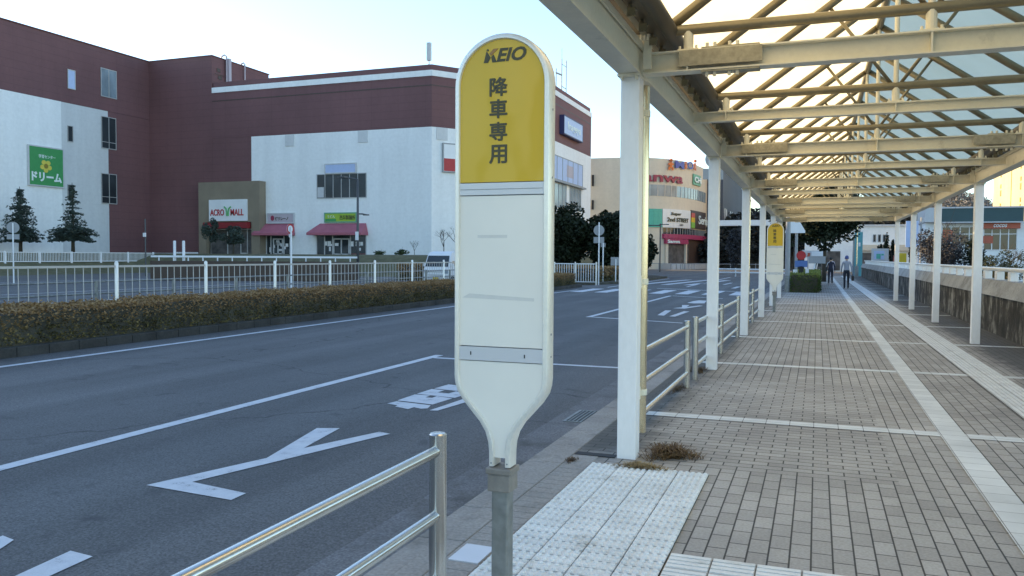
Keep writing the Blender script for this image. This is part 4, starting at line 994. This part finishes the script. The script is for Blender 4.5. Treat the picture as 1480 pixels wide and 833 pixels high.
o = T('lamp_post', 'thin pale lamp post at the far end of the wall', 'lamp post', (3.02, 72, 0)); MB().tube((3.02, 72, -.1), (3.02, 72, 5.2), .055, 8).build('pole', 'gold_pipe', o); MB().box(3.0, 3.35, 71.9, 72.1, 4.55, 4.95).tube((2.9, 72, 3.75), (3.55, 72, 3.75), .03, 6).each('lamp_head', 'white_plain', o); MB().box(2.88, 3.16, 71.86, 72.14, -.1, .9).build('base', 'coping', o)
o = T('banner_sign', 'tall blank white banner sign on a pole before the restaurant', 'sign', (5.1, 52, 0)); MB().tube((5.55, 52, -.2), (5.55, 52, 3.9), .05, 8).build('pole', 'grey', o); MB().box(4.75, 5.4, 51.95, 52.05, 2.2, 3.7).build('panel', 'pale_blue', o)
for i, (x, y, m_) in enumerate(((8.3, 62, 'white_plain'), (5.2, 66, 'grey'))):
    c = T('parked_car', ('white' if i == 0 else 'grey')+' parked car glimpsed beyond the wall rail', 'car', (x, y, -.2), 'cars parked beyond the wall')
    bd = MB(); pr_ = [(-2.1, .25), (2.1, .25), (2.1, .75), (1.5, .85), (.9, 1.42), (-1.3, 1.45), (-1.95, .95), (-2.1, .8)]
    bd.add([(x+s*.82, y+a, z-.2) for s in (-1, 1) for a, z in pr_], [tuple(range(8)), tuple(range(15, 7, -1))]+[((k+1) % 8, k, 8+k, 8+(k+1) % 8) for k in range(8)]); bd.build('body', m_, c, bevel=.06)
    MB().box(x-.83, x+.83, y-1.2, y+.95, .72, 1.15).build('window', 'glass', c)
    for sx in (-.7, .7):
        for sy in (-1.3, 1.3): MB().tube((x+sx-.1, y+sy, .1), (x+sx+.1, y+sy, .1), .31, 14).build('wheel', 'rubber', c)
o = T('vending_cabinet', 'yellow and orange cabinet beyond the wall between columns', 'cabinet', (6.9, 78, 0)); MB().box(6.6, 7.2, 77.6, 78.2, -.2, 2.0).build('body', 'shop_yellow', o, bevel=.03); MB().box(6.2, 6.58, 77.7, 78.1, -.2, 1.8).build('side_panel', 'coral', o)
# wooded hills
def hill(name, label_kind, x0, x1, y0, y1, h, leaf, n, size, seed, fall=1):
    rnd = random.Random(seed); mb = MB(); nx_, ny_ = 24, 8; cols = []
    f = lambda u, v: h*(sin(pi*min(1, v*1.1))**.7)*(.8+.2*sin(u*9+seed)+.08*sin(u*23))
    mb.add([(x0+(x1-x0)*i/nx_, y0+(y1-y0)*j/ny_, -.3+f(i/nx_, j/ny_)) for j in range(ny_+1) for i in range(nx_+1)], [(j*(nx_+1)+i, j*(nx_+1)+i+1, (j+1)*(nx_+1)+i+1, (j+1)*(nx_+1)+i) for j in range(ny_) for i in range(nx_)])
    mb.build('hill', 'soil', kind='structure', smooth=True)
    lf = MB(); pts = []
    for _ in range(n//60):
        u, v = rnd.random(), rnd.random()*.62; c = (x0+(x1-x0)*u, y0+(y1-y0)*v, f(u, v)+size*2.0); r = size*rnd.uniform(2, 3.6)
        pts += in_ellipsoid(c, (r, r, r*.9), 60, .2, rnd)
    leaves(lf, pts, size, rnd); lf.build(name, leaf, kind='stuff')
hill('far_woods', 0, 2, 110, 240, 330, 18.5, 'leaf_hill', 90000, .55, 5); hill('dark_woods', 0, -30, 26, 128, 170, 8.0, 'leaf_forest', 30000, .8, 9)

# ------------------------------------------------------------------ trees and shrubs
conifer('conical conifer with a bushy foot, left of the two before the white wing', (-69.7, 55.3, 1.55), 6.2, 1.95, 11)
conifer('slender conifer with gaps in its crown, right of the two before the white wing', (-65.1, 57, 1.55), 6.6, 1.95, 12, 1.15, .62)
round_tree('dark dense round tree standing left of the road sign backs by the crossing', (-18.6, 62, -.1), 5.7, 2.55, .5, 'leaf_dark', 22000, .3, group='dark trees by the crossing', seed=21)
round_tree('dark round tree behind the two road sign backs by the crossing', (-14.7, 62, -.1), 5.3, 2.35, .5, 'leaf_dark', 20000, .3, group='dark trees by the crossing', seed=22)
round_tree('small dark tree on the island, seen right of the nearest downpipe', (-13.9, 66, -.1), 4.4, 1.75, .3, 'leaf_dark', 9000, .3, group='dark trees by the crossing', seed=23)
round_tree('large nearly black evergreen tree overhanging the far end of the pavement', (.42, 57, 0), 7.6, 2.15, 1.75, 'leaf_dark', 26000, .24, seed=24, clumps=60)
round_tree('second dark evergreen behind the triangular road sign', (-1.6, 63, 0), 7.0, 1.7, 2.4, 'leaf_dark', 8000, .28, seed=25)
round_tree('reddish dark tree beside the dark blue block far along the street', (-7.1, 78, -.1), 4.6, .9, .4, 'leaf_purple', 4000, .25, seed=26)
round_tree('thin leaved small tree left before the mall entrance', (-55.9, 64.7, 1.55), 3.6, .9, 1.0, 'leaf_conifer', 1500, .2, name='small_tree', group='small trees before the mall entrance', seed=27, clumps=12)
round_tree('spreading small tree right before the mall entrance', (-53.6, 65.3, 1.55), 2.9, 1.3, .7, 'leaf_conifer', 2400, .2, name='small_tree', group='small trees before the mall entrance', seed=28, clumps=12)
for i, (x, y, h) in enumerate(((5.8, 89, 3.3), (6.4, 89, 3.9), (7.0, 89, 3.4), (8.6, 88, 4.6))):
    c = round_tree(['leftmost slim cypress above the map board', 'middle slim cypress above the map board', 'right slim cypress above the map board', 'taller slim cypress right of the map board'][i], (x, y, -.1), h, .38, .2, 'leaf_dark', 1600, .2, name='cypress', group='cypresses behind the map board', seed=30+i, clumps=12)
bare_tree('bare little tree behind the white van', (-30.9, 65.4, 1.5), 2.6, 41, group='bare saplings along the mall wall'); bare_tree('tiny bare sapling left of the white van by the mall wall', (-33.5, 64.8, 1.5), 1.5, 42, group='bare saplings along the mall wall', r0=.03)
bare_tree('tallest bare sapling, close to the corner of the mall', (-29.6, 65.6, 1.5), 3.2, 43, group='bare saplings along the mall wall')
def shrub(label, c, r, leaf, n, size, seed, group=None, name='shrub'):
    rnd = random.Random(seed); t = T(name, label, 'shrub', (c[0], c[1], c[2]-r[2]), group); mb = MB(); tw = MB()
    for i in range(14):
        v = Vector((rnd.gauss(0, 1), rnd.gauss(0, 1), rnd.gauss(0, .8))).normalized(); k = rnd.uniform(.3, .75); q = rnd.uniform(.3, .5)
        cc = (c[0]+v.x*r[0]*k, c[1]+v.y*r[1]*k, c[2]+v.z*r[2]*k)
        leaves(mb, in_ellipsoid(cc, (r[0]*q, r[1]*q, r[2]*q), n//14, .2, rnd), size, rnd)
        tw.path([(c[0]+rnd.gauss(0, .1), c[1]+rnd.gauss(0, .1), c[2]-r[2]-.2), ((c[0]+cc[0])/2, (c[1]+cc[1])/2, (c[2]-r[2]+cc[2])/2+.2), cc], .02, 5, [.035, .02, .008])
        for _ in range(3):
            e = (cc[0]+rnd.gauss(0, r[0]*.3), cc[1]+rnd.gauss(0, r[1]*.3), cc[2]+abs(rnd.gauss(0, r[2]*.35))); tw.tube(cc, e, .01, 4, .004, cap=False)
    tw.build('twigs', 'tree_bark', t); mb.build('leaves', leaf, t); return t
shrub('dark twiggy shrub beyond the wall between the right columns', (5.7, 45, 1.6), (1.35, 1.3, 1.75), 'leaf_purple', 9500, .10, 51)
shrub('smaller dark green shrub beyond the wall behind the nearest right column', (7.0, 44.6, 1.6), (.6, .8, 1.3), 'leaf_dark', 2400, .11, 52)
shrub('yellowish dry shrub beyond the wall, left one at the right edge', (8.1, 44, 1.15), (1.1, .9, 1.15), 'leaf_olive', 6500, .09, 53, 'dry shrubs beyond the wall')
shrub('yellowish dry shrub beyond the wall, cut by the right edge', (10.2, 45, 1.25), (1.2, 1., 1.35), 'leaf_olive', 6500, .09, 54, 'dry shrubs beyond the wall')
bare_tree('bare grey tree beyond the wall rising over the dry shrubs', (9.0, 47.5, 0), 2.6, 55, r0=.05); bare_tree('bare grey tree beyond the wall beside the white banner sign', (6.3, 50, 0), 4.3, 56, r0=.06)
for i, x in enumerate((-35.4, -38.2)):
    shrub(('low dark shrub at the mall wall right of the hedge', 'low dark shrub at the mall wall left of the sapling')[i], (x, 66+i, 1.75), (.8-.2*i, .6, .4), 'leaf_mid', 500, .16, 60+i, 'low shrubs at the mall wall')
# dry weeds at the column foot
def weeds(name, label, c, r, n, hgt, leaf, seed, lean=.6):
    rnd = random.Random(seed); mb = MB()
    for _ in range(n):
        a = rnd.uniform(0, TAU); k = rnd.random()**.8*(.75+.35*sin(a*3+seed)); x, y = c[0]+cos(a)*r[0]*k, c[1]+sin(a)*r[1]*k; b_ = rnd.uniform(0, TAU)
        L = hgt*rnd.uniform(.25, 1.3)*(1.15-.6*k); d = Vector((cos(b_)*lean, sin(b_)*lean, 1)).normalized(); w_ = Vector((-sin(b_), cos(b_), 0))*rnd.uniform(.0015, .0035); p0 = Vector((x, y, 0.)); p1 = p0+d*L*.6; p2 = p1+(d+Vector((cos(b_)*.7, sin(b_)*.7, -.8))).normalized()*L*.4
        mb.add([p0-w_, p0+w_, p1+w_, p1-w_, p2], [(0, 1, 2, 3), (3, 2, 4)])
    o = mb.build(name, leaf); tag(o, label, 'weeds', 'dry weeds on the pavement', 'thing'); return o
weeds('dry_weeds', 'dark brown weed clump beside the foot of the nearest column', (-1.05, 6.35), (.24, .28), 900, .16, 'leaf_weed', 71, 1.3)
weeds('dry_weeds', 'straw coloured grass tuft at the top edge of the dot tiles', (-1.18, 5.86), (.26, .09), 1100, .085, 'leaf_dry', 72, 1.2)
weeds('dry_weeds', 'thin dry grass scattered in the joints of the dot tiles', (-1.3, 5.5), (.25, .35), 260, .03, 'leaf_dry', 73, 1.2)
weeds('dry_weeds', 'brown weeds at the foot of the second column', (-1.5, 11.2), (.16, .3), 420, .13, 'leaf_weed', 74, 1.2)
weeds('dry_weeds', 'small brown weed in the joint beside the kerb', (-1.72, 5.9), (.05, .12), 140, .05, 'leaf_weed', 75, 1.3)
weeds('dry_weeds', 'low brown weeds in the soil by the railing before the second column', (-1.5, 9.6), (.1, .5), 320, .07, 'leaf_weed', 77, 1.2)
weeds('dry_weeds', 'pale dry tuft at the foot of the near railing post', (-1.52, 3.0), (.07, .1), 260, .07, 'leaf_dry', 76, .9)

# ------------------------------------------------------------------ street furniture
o = T('drain_grate', 'slotted drain grate in the gutter beside the nearest column', 'drain grate', (-2.2, 8.3, R))
MB().box(-2.42, -2.03, 7.98, 8.62, R-.05, R+.006).build('pit', 'black', o)
gm = MB().box(-2.42, -2.03, 7.98, 8.0, R, R+.012).box(-2.42, -2.03, 8.6, 8.62, R, R+.012).box(-2.42, -2.39, 8.0, 8.6, R, R+.012).box(-2.06, -2.03, 8.0, 8.6, R, R+.012)
for q in range(8): gm.box(-2.370+q*.042, -2.357+q*.042, 8.0, 8.6, R, R+.012)
gm.build('bars', 'galv', o)
o = MB().add([(-1.73, 3.72, .009), (-1.565, 3.72, .009), (-1.565, 3.96, .009), (-1.73, 3.96, .009), (-1.73, 3.72, -.02), (-1.565, 3.72, -.02), (-1.565, 3.96, -.02), (-1.73, 3.96, -.02)], [(0, 1, 2, 3), (4, 5, 1, 0), (5, 6, 2, 1), (6, 7, 3, 2), (7, 4, 0, 3)]).build('utility_cover', 'sign_band'); tag(o, 'small pale square utility cover beside the bus stop pole', 'cover')
def road_sign(label, base, h, disc_z, plates, m='pale_grey', disc_r=.3, rot=0., group='round road signs seen from behind', face='grey', pr_=.038):
    x, y, z = base; o = T('road_sign', label, 'road sign', base, group); d = Vector((-sin(rot), cos(rot), 0)); u = Vector((cos(rot), sin(rot), 0))
    MB().tube((x, y, z), (x, y, z+h), pr_, 10).build('pole', 'white_plain', o, smooth=True, auto=True)
    if disc_r: c = Vector((x, y, disc_z)); MB().tube(c+d*.05, c+d*.06, disc_r, 24).build('disc', face, o)
    for z0, z1, w_ in plates: MB().obox(Vector((x, y, (z0+z1)/2))+d*.055, u*w_/2, d*.006, (0, 0, (z1-z0)/2)).build('plate', face, o)
    return o
YW = radians(20)
road_sign('round sign back with a plate below on a white post, at the left edge', (-42.55, 33.3, R), 3.4, 3.0, [(2.33, 2.62, .62)], rot=YW+.4, disc_r=.32)
road_sign('round grey sign back with plate on a white post at the island end', (-12.23, 47.5, R), 3.75, 3.12, [(2.36, 2.72, .62)], rot=YW, disc_r=.32)
road_sign('short white post with a small plate behind the round sign back', (-12.6, 50, R), 2.65, 0, [(2.15, 2.4, .3)], rot=YW, disc_r=0, group='signs on the planted island')
road_sign('low wide grey sign plate on a white post under the dark tree', (-11.9, 50.5, R), 1.55, 0, [(1.0, 1.52, .62)], rot=YW, disc_r=0, group='signs on the planted island')
road_sign('high grey sign back half hidden by the second column top', (-3.87, 32.8, R), 5.75, 5.38, [(4.6, 5.02, .8)], rot=YW, disc_r=.32)
o = road_sign('slim white post with a small red and white sign before the pink awning shop', (-25.4, 35.4, R), 3.15, 2.88, [(2.45, 2.62, .2)], rot=YW+1.1, disc_r=.26, face='white_plain', group='signs before the mall', pr_=.05)
MB().lathe((-25.4, 35.4, 2.88), [(.001, 0), (.001, .001)], 4).build('stub', 'grey', o)
rg = MB(); u = Vector((cos(YW+1.1), sin(YW+1.1), 0)); dd = Vector((-u.y, u.x, 0)); c = Vector((-25.4, 35.4, 2.88))
for s in (-1, 1):
    n = 24; rg.add([c+dd*(.055+s*.012)+u*r_*cos(TAU*k/n)+Vector((0, 0, r_*sin(TAU*k/n))) for r_ in (.18, .26) for k in range(n)], [(k, (k+1) % n, n+(k+1) % n, n+k) for k in range(n)])
rg.build('red_ring', 'red', o)
o = T('street_lamp', 'dark grey street lamp with a double arm before the white mall wall', 'street lamp', (-30.3, 50, R)); MB().tube((-30.3, 50, R), (-30.3, 50, 6.9), .11, 10, .075).build('pole', 'lamp_dark', o, smooth=True)
MB().path([(-30.3, 50, 6.85), (-30.8, 49.8, 6.95), (-31.5, 49.5, 7.0)], .05, 8).obox((-31.3, 49.6, 7.0), (.4, -.16, 0), (.06, .14, 0), (0, 0, .05)).path([(-30.3, 50, 4.45), (-30.0, 50.1, 4.45), (-29.7, 50.2, 4.38)], .05, 8).obox((-29.75, 50.2, 4.38), (.2, .07, 0), (-.04, .1, 0), (0, 0, .04)).each('lamp_arm', 'lamp_dark', o)
MB().box(-30.42, -30.18, 49.86, 49.9, 2.6, 3.2).build('notice', 'white_plain', o)
o = T('street_lamp', 'thin dark lamp pole with a small white box before the brown wall', 'street lamp', (-47.9, 48.4, R)); MB().tube((-47.9, 48.4, R), (-47.9, 48.4, 4.2), .05, 8).build('pole', 'lamp_dark', o); MB().box(-48.0, -47.8, 48.25, 48.38, 2.85, 3.15).build('box', 'white_plain', o)
o = T('street_lamp', 'dark street lamp on the far island with a long side arm before the curved front', 'street lamp', (-16.6, 92, R)); MB().tube((-16.6, 92, R), (-16.6, 92, 5.3), .08, 8).build('pole', 'lamp_dark', o); MB().path([(-16.6, 92, 5.1), (-17.8, 91.6, 5.1), (-20.5, 90.6, 5.05)], .06, 8).obox((-16.2, 92.1, 5.2), (.5, .1, 0), (-.05, .12, 0), (0, 0, .05)).each('lamp_arm', 'lamp_dark', o)
o = T('street_lamp', 'street lamp with a flat leaf shaped head seen beside the nearest downpipe', 'street lamp', (-18.2, 80, R)); MB().tube((-18.2, 80, R), (-18.2, 80, 8.4), .08, 8).build('pole', 'lamp_dark', o); MB().path([(-18.2, 80, 8.3), (-17.4, 80.2, 8.45), (-16.7, 80.4, 8.4)], .07, 8, [.05, .12, .03]).build('lamp_head', 'lamp_dark', o)
o = T('utility_pole', 'grey utility pole standing at the near end of the green box hedge', 'pole', (-1.24, 38.6, 0)); MB().tube((-1.24, 38.6, -.1), (-1.24, 38.6, 6.8), .115, 12, .1).build('pole', 'grey', o, smooth=True, auto=True); MB().tube((-1.24, 38.6, .0), (-1.24, 38.6, .75), .118, 12).build('foot_band', 'galv', o, smooth=True, auto=True)
o = T('warning_sign', 'white triangular road sign back on a grey pole', 'road sign', (-1.05, 46, 0)); MB().tube((-1.05, 46, -.1), (-1.05, 46, 4.2), .075, 10).build('pole', 'grey', o); MB().vprism([(-1.62, 2.86), (-.62, 2.86), (-.62, 2.98), (-1.08, 3.8), (-1.16, 3.8), (-1.62, 2.98)], 45.86, 45.89).build('triangle', 'white_plain', o)
o = T('bollard_sign', 'red disc over a blue plate on a short dark post in the box hedge', 'road sign', (-.7, 40.3, 0)); MB().tube((-.7, 40.3, 0), (-.7, 40.3, 1.9), .05, 8).box(-.79, -.58, 40.2, 40.4, .7, 1.15).build('post', 'black', o); MB().tube((-.7, 40.22, 1.66), (-.7, 40.25, 1.66), .21, 24).build('red_disc', 'red', o); MB().tube((-.62, 40.35, 1.72), (-.62, 40.37, 1.72), .2, 20).build('rear_disc', 'pale_grey', o)
MB().box(-.97, -.42, 40.2, 40.24, 1.12, 1.42).build('blue_plate', 'sky_blue', o); MB().box(-1.05, -.85, 40.25, 40.4, .75, 1.0).box(-.5, -.35, 40.25, 40.4, .75, 1.05).tube((-.66, 40.1, .72), (-.66, 40.1, .84), .09, 10).each('reflector', 'white_plain', o)
o = T('barrier_board', 'small grey board sign on a white post farther behind the box hedge', 'road sign', (-.15, 55, 0)); MB().tube((-.15, 55, 0), (-.15, 55, 1.5), .06, 8).build('post', 'white_plain', o); MB().box(-.5, .5, 54.9, 54.94, 1.2, 1.65).build('board', 'grey', o)
o = T('street_display', 'distant pale sign board with a small red patch under the dark tree', 'sign', (.3, 96, 0)); MB().box(-1.2, 1.0, 96, 96.2, 1.6, 2.35).build('panel', 'pale_grey', o); MB().box(-1.15, -.75, 95.9, 95.98, 1.7, 2.1).build('red_panel', 'coral', o); MB().box(-.6, .8, 95.9, 95.98, 1.75, 2.25).build('white_panel', 'white_plain', o); MB().box(-1, -.9, 96, 96.1, -.2, 1.6).box(.8, .9, 96, 96.1, -.2, 1.6).each('leg', 'grey', o)
t = T('low_guard_fence', 'low dark post and rail fence along the steps of the curved shopping centre', 'fence', (-16, 111.8, R))
for q in range(11): MB().tube((-22+q*1.6, 112.2, R), (-22+q*1.6, 112.2, .75), .05, 6).build('post', 'grey', t)
MB().tube((-22, 112.2, .65), (-6, 112.2, .65), .04, 6).build('rail', 'grey', t)
t = T('guard_rail', 'white guard rail along the street edge far behind the columns', 'fence', (-4.5, 74, R)); MB().tube((-9, 75, .5), (-2.3, 75, .5), .06, 8).tube((-9, 75, .2), (-2.3, 75, .2), .06, 8).build('rail', 'white_plain', t)
for q in range(4): MB().tube((-9+q*2.2, 75.1, R), (-9+q*2.2, 75.1, .6), .06, 8).build('post', 'white_plain', t)
t = T('white_guard_fence', 'short white baluster fence at the island end right of the bus stop sign', 'fence', (-13.2, 46, R))
for q in range(4): MB().tube((-16.2+q*1.3, 47.2, R), (-16.2+q*1.3, 47.2, 1.22), .045, 8).build('post', 'alu', t)
pn = MB().box(-16.2, -12.3, 47.17, 47.23, 1.08, 1.14).box(-16.2, -12.3, 47.18, 47.22, .02, .06)
for q in range(26): pn.box(-16.1+q*.15, -16.07+q*.15, 47.19, 47.21, .05, 1.1)
pn.build('baluster_panel', 'white_plain', t)

# ------------------------------------------------------------------ white van
t = T('white_van', 'white box shaped van facing the camera behind the tall baluster fence', 'van', (-19.5, 42, R))
x, y, z = -19.5, 40.3, R; L = 3.4
sec = [(0, .35), (-.02, .55), (0, .95), (.06, 1.06), (.40, 1.74), (.55, 1.88), (.9, 1.94), (L-.15, 1.88), (L, 1.7), (L, .35)]
bd = MB(); n = len(sec); vs = []
for s in (-1, -.86, .86, 1):
    for a, h in sec: vs.append((x+s*.76*(1 if h < 1.0 else (1-.10*(h-1)/.9)), y+a, z+(h if abs(s) < 1 else h-.02)))
fs = [(k*n+i, (k+1)*n+i, (k+1)*n+(i+1) % n, k*n+(i+1) % n) for k in range(3) for i in range(n)]+[tuple(range(n)), tuple(range(4*n-1, 3*n-1, -1))]
bd.add(vs, fs); bo = bd.build('body', 'white_plain', t, smooth=True, auto=True)
w = MB(); w.add([(x-.69, y+.075, z+1.09), (x+.69, y+.075, z+1.09), (x+.64, y+.375, z+1.69), (x-.64, y+.375, z+1.69)], [(0, 1, 2, 3)])
for q in range(4):
    v = w.v[q]; w.v[q] = (v[0], v[1]-.02, v[2]+.01)
w.build('windscreen', 'glass', t)
sw = MB()
for s in (-1, 1):
    q = x+s*.735
    sw.add([(q, y+.35, z+1.12), (q, y+3.2, z+1.12), (q-s*.05, y+3.1, z+1.62), (q-s*.05, y+.75, z+1.62)], [(0, 1, 2, 3)])
sw.build('side_window', 'glass', t)
MB().box(x-.5, x+.5, y-.045, y+.01, z+.80, z+.84).box(x-.5, x+.5, y-.045, y+.01, z+.62, z+.66).build('grille', 'grey', t)
for s in (-1, 1): MB().box(*sorted((x+s*.5, x+s*.70)), y-.035, y+.02, z+.72, z+.92).build('headlight', 'glass_pale', t)
MB().box(x-.74, x+.74, y-.07, y+.02, z+.35, z+.56).build('bumper', 'pale_grey', t); MB().box(x-.16, x+.16, y-.085, y-.07, z+.40, z+.52).build('number_plate', 'shop_yellow', t)
for s in (-1, 1):
    for a in (.5, 2.8):
        wh = MB().tube((x+s*.62, y+a, z+.29), (x+s*.755, y+a, z+.29), .29, 18).build('wheel', 'rubber', t); MB().tube((x+s*.75, y+a, z+.29), (x+s*.762, y+a, z+.29), .17, 14).build('rim', 'alu', wh)
    MB().box(*sorted((x+s*.78, x+s*.92)), y+.28, y+.34, z+1.1, z+1.28).build('mirror', 'white_plain', t)

# ------------------------------------------------------------------ people
def person(label, loc, h, top_m, leg_m, shoe_m, hair_m, yaw=0, stride=.22, arm=(.1, -.1), seed=0, cap=False):
    s = h/1.75; t = T('person', label, 'person', loc, None)
    V = {'pel': ((0, 0, .96), .135, .10), 'wai': ((0, .0, 1.10), .125, .095), 'che': ((0, .01, 1.30), .155, .11), 'nec': ((0, .005, 1.47), .06, .055), 'hea': ((0, .015, 1.58), .075, .085), 'top': ((0, .015, 1.69), .072, .082)}
    E = [('pel', 'wai'), ('wai', 'che'), ('che', 'nec'), ('nec', 'hea'), ('hea', 'top')]
    for q, sg in (('l', -1), ('r', 1)):
        st_ = stride*sg
        V['hip'+q] = ((sg*.09, 0, .90), .088, .088); V['kne'+q] = ((sg*.095, st_*.45+.03, .50), .06, .062); V['ank'+q] = ((sg*.10, st_*.9-.02, .10), .042, .046); V['toe'+q] = ((sg*.11, st_*.9+.14, .04), .042, .034)
        V['sho'+q] = ((sg*.17, .005, 1.405), .062, .062); V['elb'+q] = ((sg*.235, -.02-st_*.3, 1.13), .043, .043); V['wri'+q] = ((sg*.25, .06-st_*.55, .90), .03, .03); V['han'+q] = ((sg*.245, .08-st_*.6, .80), .032, .022)
        E += [('pel', 'hip'+q), ('hip'+q, 'kne'+q), ('kne'+q, 'ank'+q), ('ank'+q, 'toe'+q), ('che', 'sho'+q), ('sho'+q, 'elb'+q), ('elb'+q, 'wri'+q), ('wri'+q, 'han'+q)]
        for f in range(4):
            V['f%d%s' % (f, q)] = ((sg*(.252-.004*f), .108-st_*.6-.022*f, .715+.006*abs(f-1)), .009, .009); E.append(('han'+q, 'f%d%s' % (f, q)))
        V['th'+q] = ((sg*.225, .115-st_*.6, .765), .010, .010); E.append(('han'+q, 'th'+q))
    ks = list(V); bm = bmesh.new(); lay = bm.verts.layers.skin.verify(); vv = {}
    for k_ in ks:
        c, rx, ry = V[k_]; v = bm.verts.new((c[0]*s, c[1]*s, c[2]*s)); v[lay].radius = (rx*s, ry*s); v[lay].use_root = (k_ == 'pel'); vv[k_] = v
    for a, b_ in E: bm.edges.new((vv[a], vv[b_]))
    me = bpy.data.meshes.new('body'); bm.to_mesh(me); bm.free(); ob = bpy.data.objects.new('body', me); COL.objects.link(ob)
    ob.modifiers.new('skin', 'SKIN'); ob.modifiers.new('sub', 'SUBSURF').levels = 2
    dg = bpy.context.evaluated_depsgraph_get(); dg.update(); m2 = bpy.data.meshes.new_from_object(ob.evaluated_get(dg)); bpy.data.objects.remove(ob)
    rot = Matrix.Rotation(yaw, 4, 'Z')
    m2.materials.clear()
    for m_ in ('skin', top_m, leg_m, shoe_m): m2.materials.append(M[m_])
    for p in m2.polygons:
        c = p.center/s; i = 0
        if c.z > 1.475: i = 0
        elif c.z < .105: i = 3
        elif c.z < .985 and abs(c.x) < .19: i = 2
        elif c.z > .90: i = 1
        p.material_index = i; p.use_smooth = True
    m2.transform(rot); body = bpy.data.objects.new('body', m2); COL.objects.link(body); body.parent = t
    hd = MB(); c = Vector((loc[0], loc[1], loc[2]))+rot@Vector((0, -.002*s, 1.655*s)); prof = [(.001, .098), (.05, .088), (.083, .05), (.094, .0), (.092, -.05), (.075, -.09)]
    hd.lathe(c, [(r_*s, z_*s) for r_, z_ in prof], 16); hd.build('cap' if cap else 'hair', hair_m, t, smooth=True)
    fc = MB()
    for sg in (-1, 1):
        e = Vector(loc)+rot@Vector((sg*.03*s, .108*s, 1.615*s)); fc.lathe(e-Vector((0, 0, .008)), [(.001, 0), (.01, .006), (.01, .012), (.001, .017)], 8)
    fc.each('eye', 'hair', t)
    fc = MB(); e = Vector(loc)+rot@Vector((0, .115*s, 1.585*s)); fc.lathe(e, [(.016, -.01), (.011, .02), (.004, .035)], 8); fc.build('nose', 'skin', t); fc = MB()
    for sg in (-1, 1): e = Vector(loc)+rot@Vector((sg*.092*s, .01*s, 1.60*s)); fc.lathe(e-Vector((0, 0, .03)), [(.004, 0), (.016, .02), (.017, .045), (.005, .062)], 8)
    fc.each('ear', 'skin', t)
    return t
person('man walking away in a grey shirt, dark trousers and blue cap', (1.39, 44.06, 0), 1.68, 'shirt_grey', 'trousers', 'shoe', 'cap_blue', .05, .16, cap=True)
bg = T('handbag', 'dark bag hanging at the right hand of the man in the grey shirt', 'bag', (1.66, 44.05, .45)); MB().box(1.62, 1.74, 43.85, 44.2, .42, .66).build('bag_body', 'bag_brown', bg, bevel=.03); MB().path([(1.68, 43.9, .65), (1.67, 43.97, .74), (1.66, 44.05, .765), (1.67, 44.12, .74), (1.68, 44.15, .65)], .008, 6).build('handle', 'bag_brown', bg)
person('person in dark clothes walking away left of the man in grey', (.74, 50.39, 0), 1.60, 'dark_top', 'trousers', 'light_shoe', 'hair', 0, .26)
bg = T('shoulder_bag', 'dark shoulder bag worn by the walker in dark clothes', 'bag', (.5, 50.4, .9)); MB().box(.46, .56, 50.25, 50.55, .78, 1.05).build('bag_body', 'black', bg, bevel=.03); MB().path([(.52, 50.4, 1.04), (.57, 50.32, 1.25), (.68, 50.37, 1.335)], .012, 6).build('strap', 'white_plain', bg)
person('person in a black jacket and beige trousers, farthest along by the hedge', (.16, 61.2, 0), 1.66, 'black', 'beige_trousers', 'shoe', 'hair', 0, .12)
person('person in pale clothes far down the pavement beside the man in grey', (1.1, 69, 0), 1.55, 'pink_grey', 'pink_grey', 'shoe', 'hair', .1, .15)

# ------------------------------------------------------------------ light, sky, camera
EL, AZ = radians(16.1), radians(84)           # sun: up, and left of the walkway's direction
to_sun = Vector((-sin(AZ)*cos(EL), cos(AZ)*cos(EL), sin(EL)))
sl = bpy.data.lights.new('sun', 'SUN'); sl.energy = 2.0; sl.angle = radians(.5); sl.color = (1, .88, .68)
so = bpy.data.objects.new('sun', sl); COL.objects.link(so); so.rotation_euler = to_sun.to_track_quat('Z', 'Y').to_euler()
wd = bpy.data.worlds.new('World'); SC.world = wd; wd.use_nodes = True; nt = wd.node_tree
sky = nt.nodes.new('ShaderNodeTexSky'); sky.sky_type = 'NISHITA'; sky.sun_disc = False; sky.sun_elevation = EL; sky.sun_rotation = -AZ
sky.air_density = .9; sky.dust_density = .25; sky.ozone_density = 5.6
nt.links.new(sky.outputs[0], nt.nodes['Background'].inputs[0]); nt.nodes['Background'].inputs[1].default_value = .12

f_, yw, pt_, rl_ = 1178.05, radians(20.49985), radians(-2.2429), radians(.34005)
fw = Vector((-sin(yw)*cos(pt_), cos(yw)*cos(pt_), sin(pt_))); r0 = Vector((cos(yw), sin(yw), 0)); u0 = r0.cross(fw)
rv = r0*cos(rl_)+u0*sin(rl_); uv = -r0*sin(rl_)+u0*cos(rl_)
cd = bpy.data.cameras.new('camera'); co = bpy.data.objects.new('camera', cd); COL.objects.link(co)
cd.sensor_width = 36; cd.lens = f_/1480*36; cd.clip_end = 2000; cd.clip_start = .05
co.matrix_world = Matrix(((rv.x, uv.x, -fw.x, 0), (rv.y, uv.y, -fw.y, 0), (rv.z, uv.z, -fw.z, 1.55), (0, 0, 0, 1)))
SC.camera = co
SC.view_settings.view_transform = 'Standard'; SC.view_settings.look = 'None'; SC.view_settings.exposure = 2.33; SC.view_settings.gamma = 1
SC.view_settings.use_white_balance = True; SC.view_settings.white_balance_temperature = 10600; SC.view_settings.white_balance_tint = 11
SC.render.engine = 'CYCLES'; SC.cycles.use_denoising = True; SC.cycles.max_bounces = 8; SC.cycles.transmission_bounces = 4
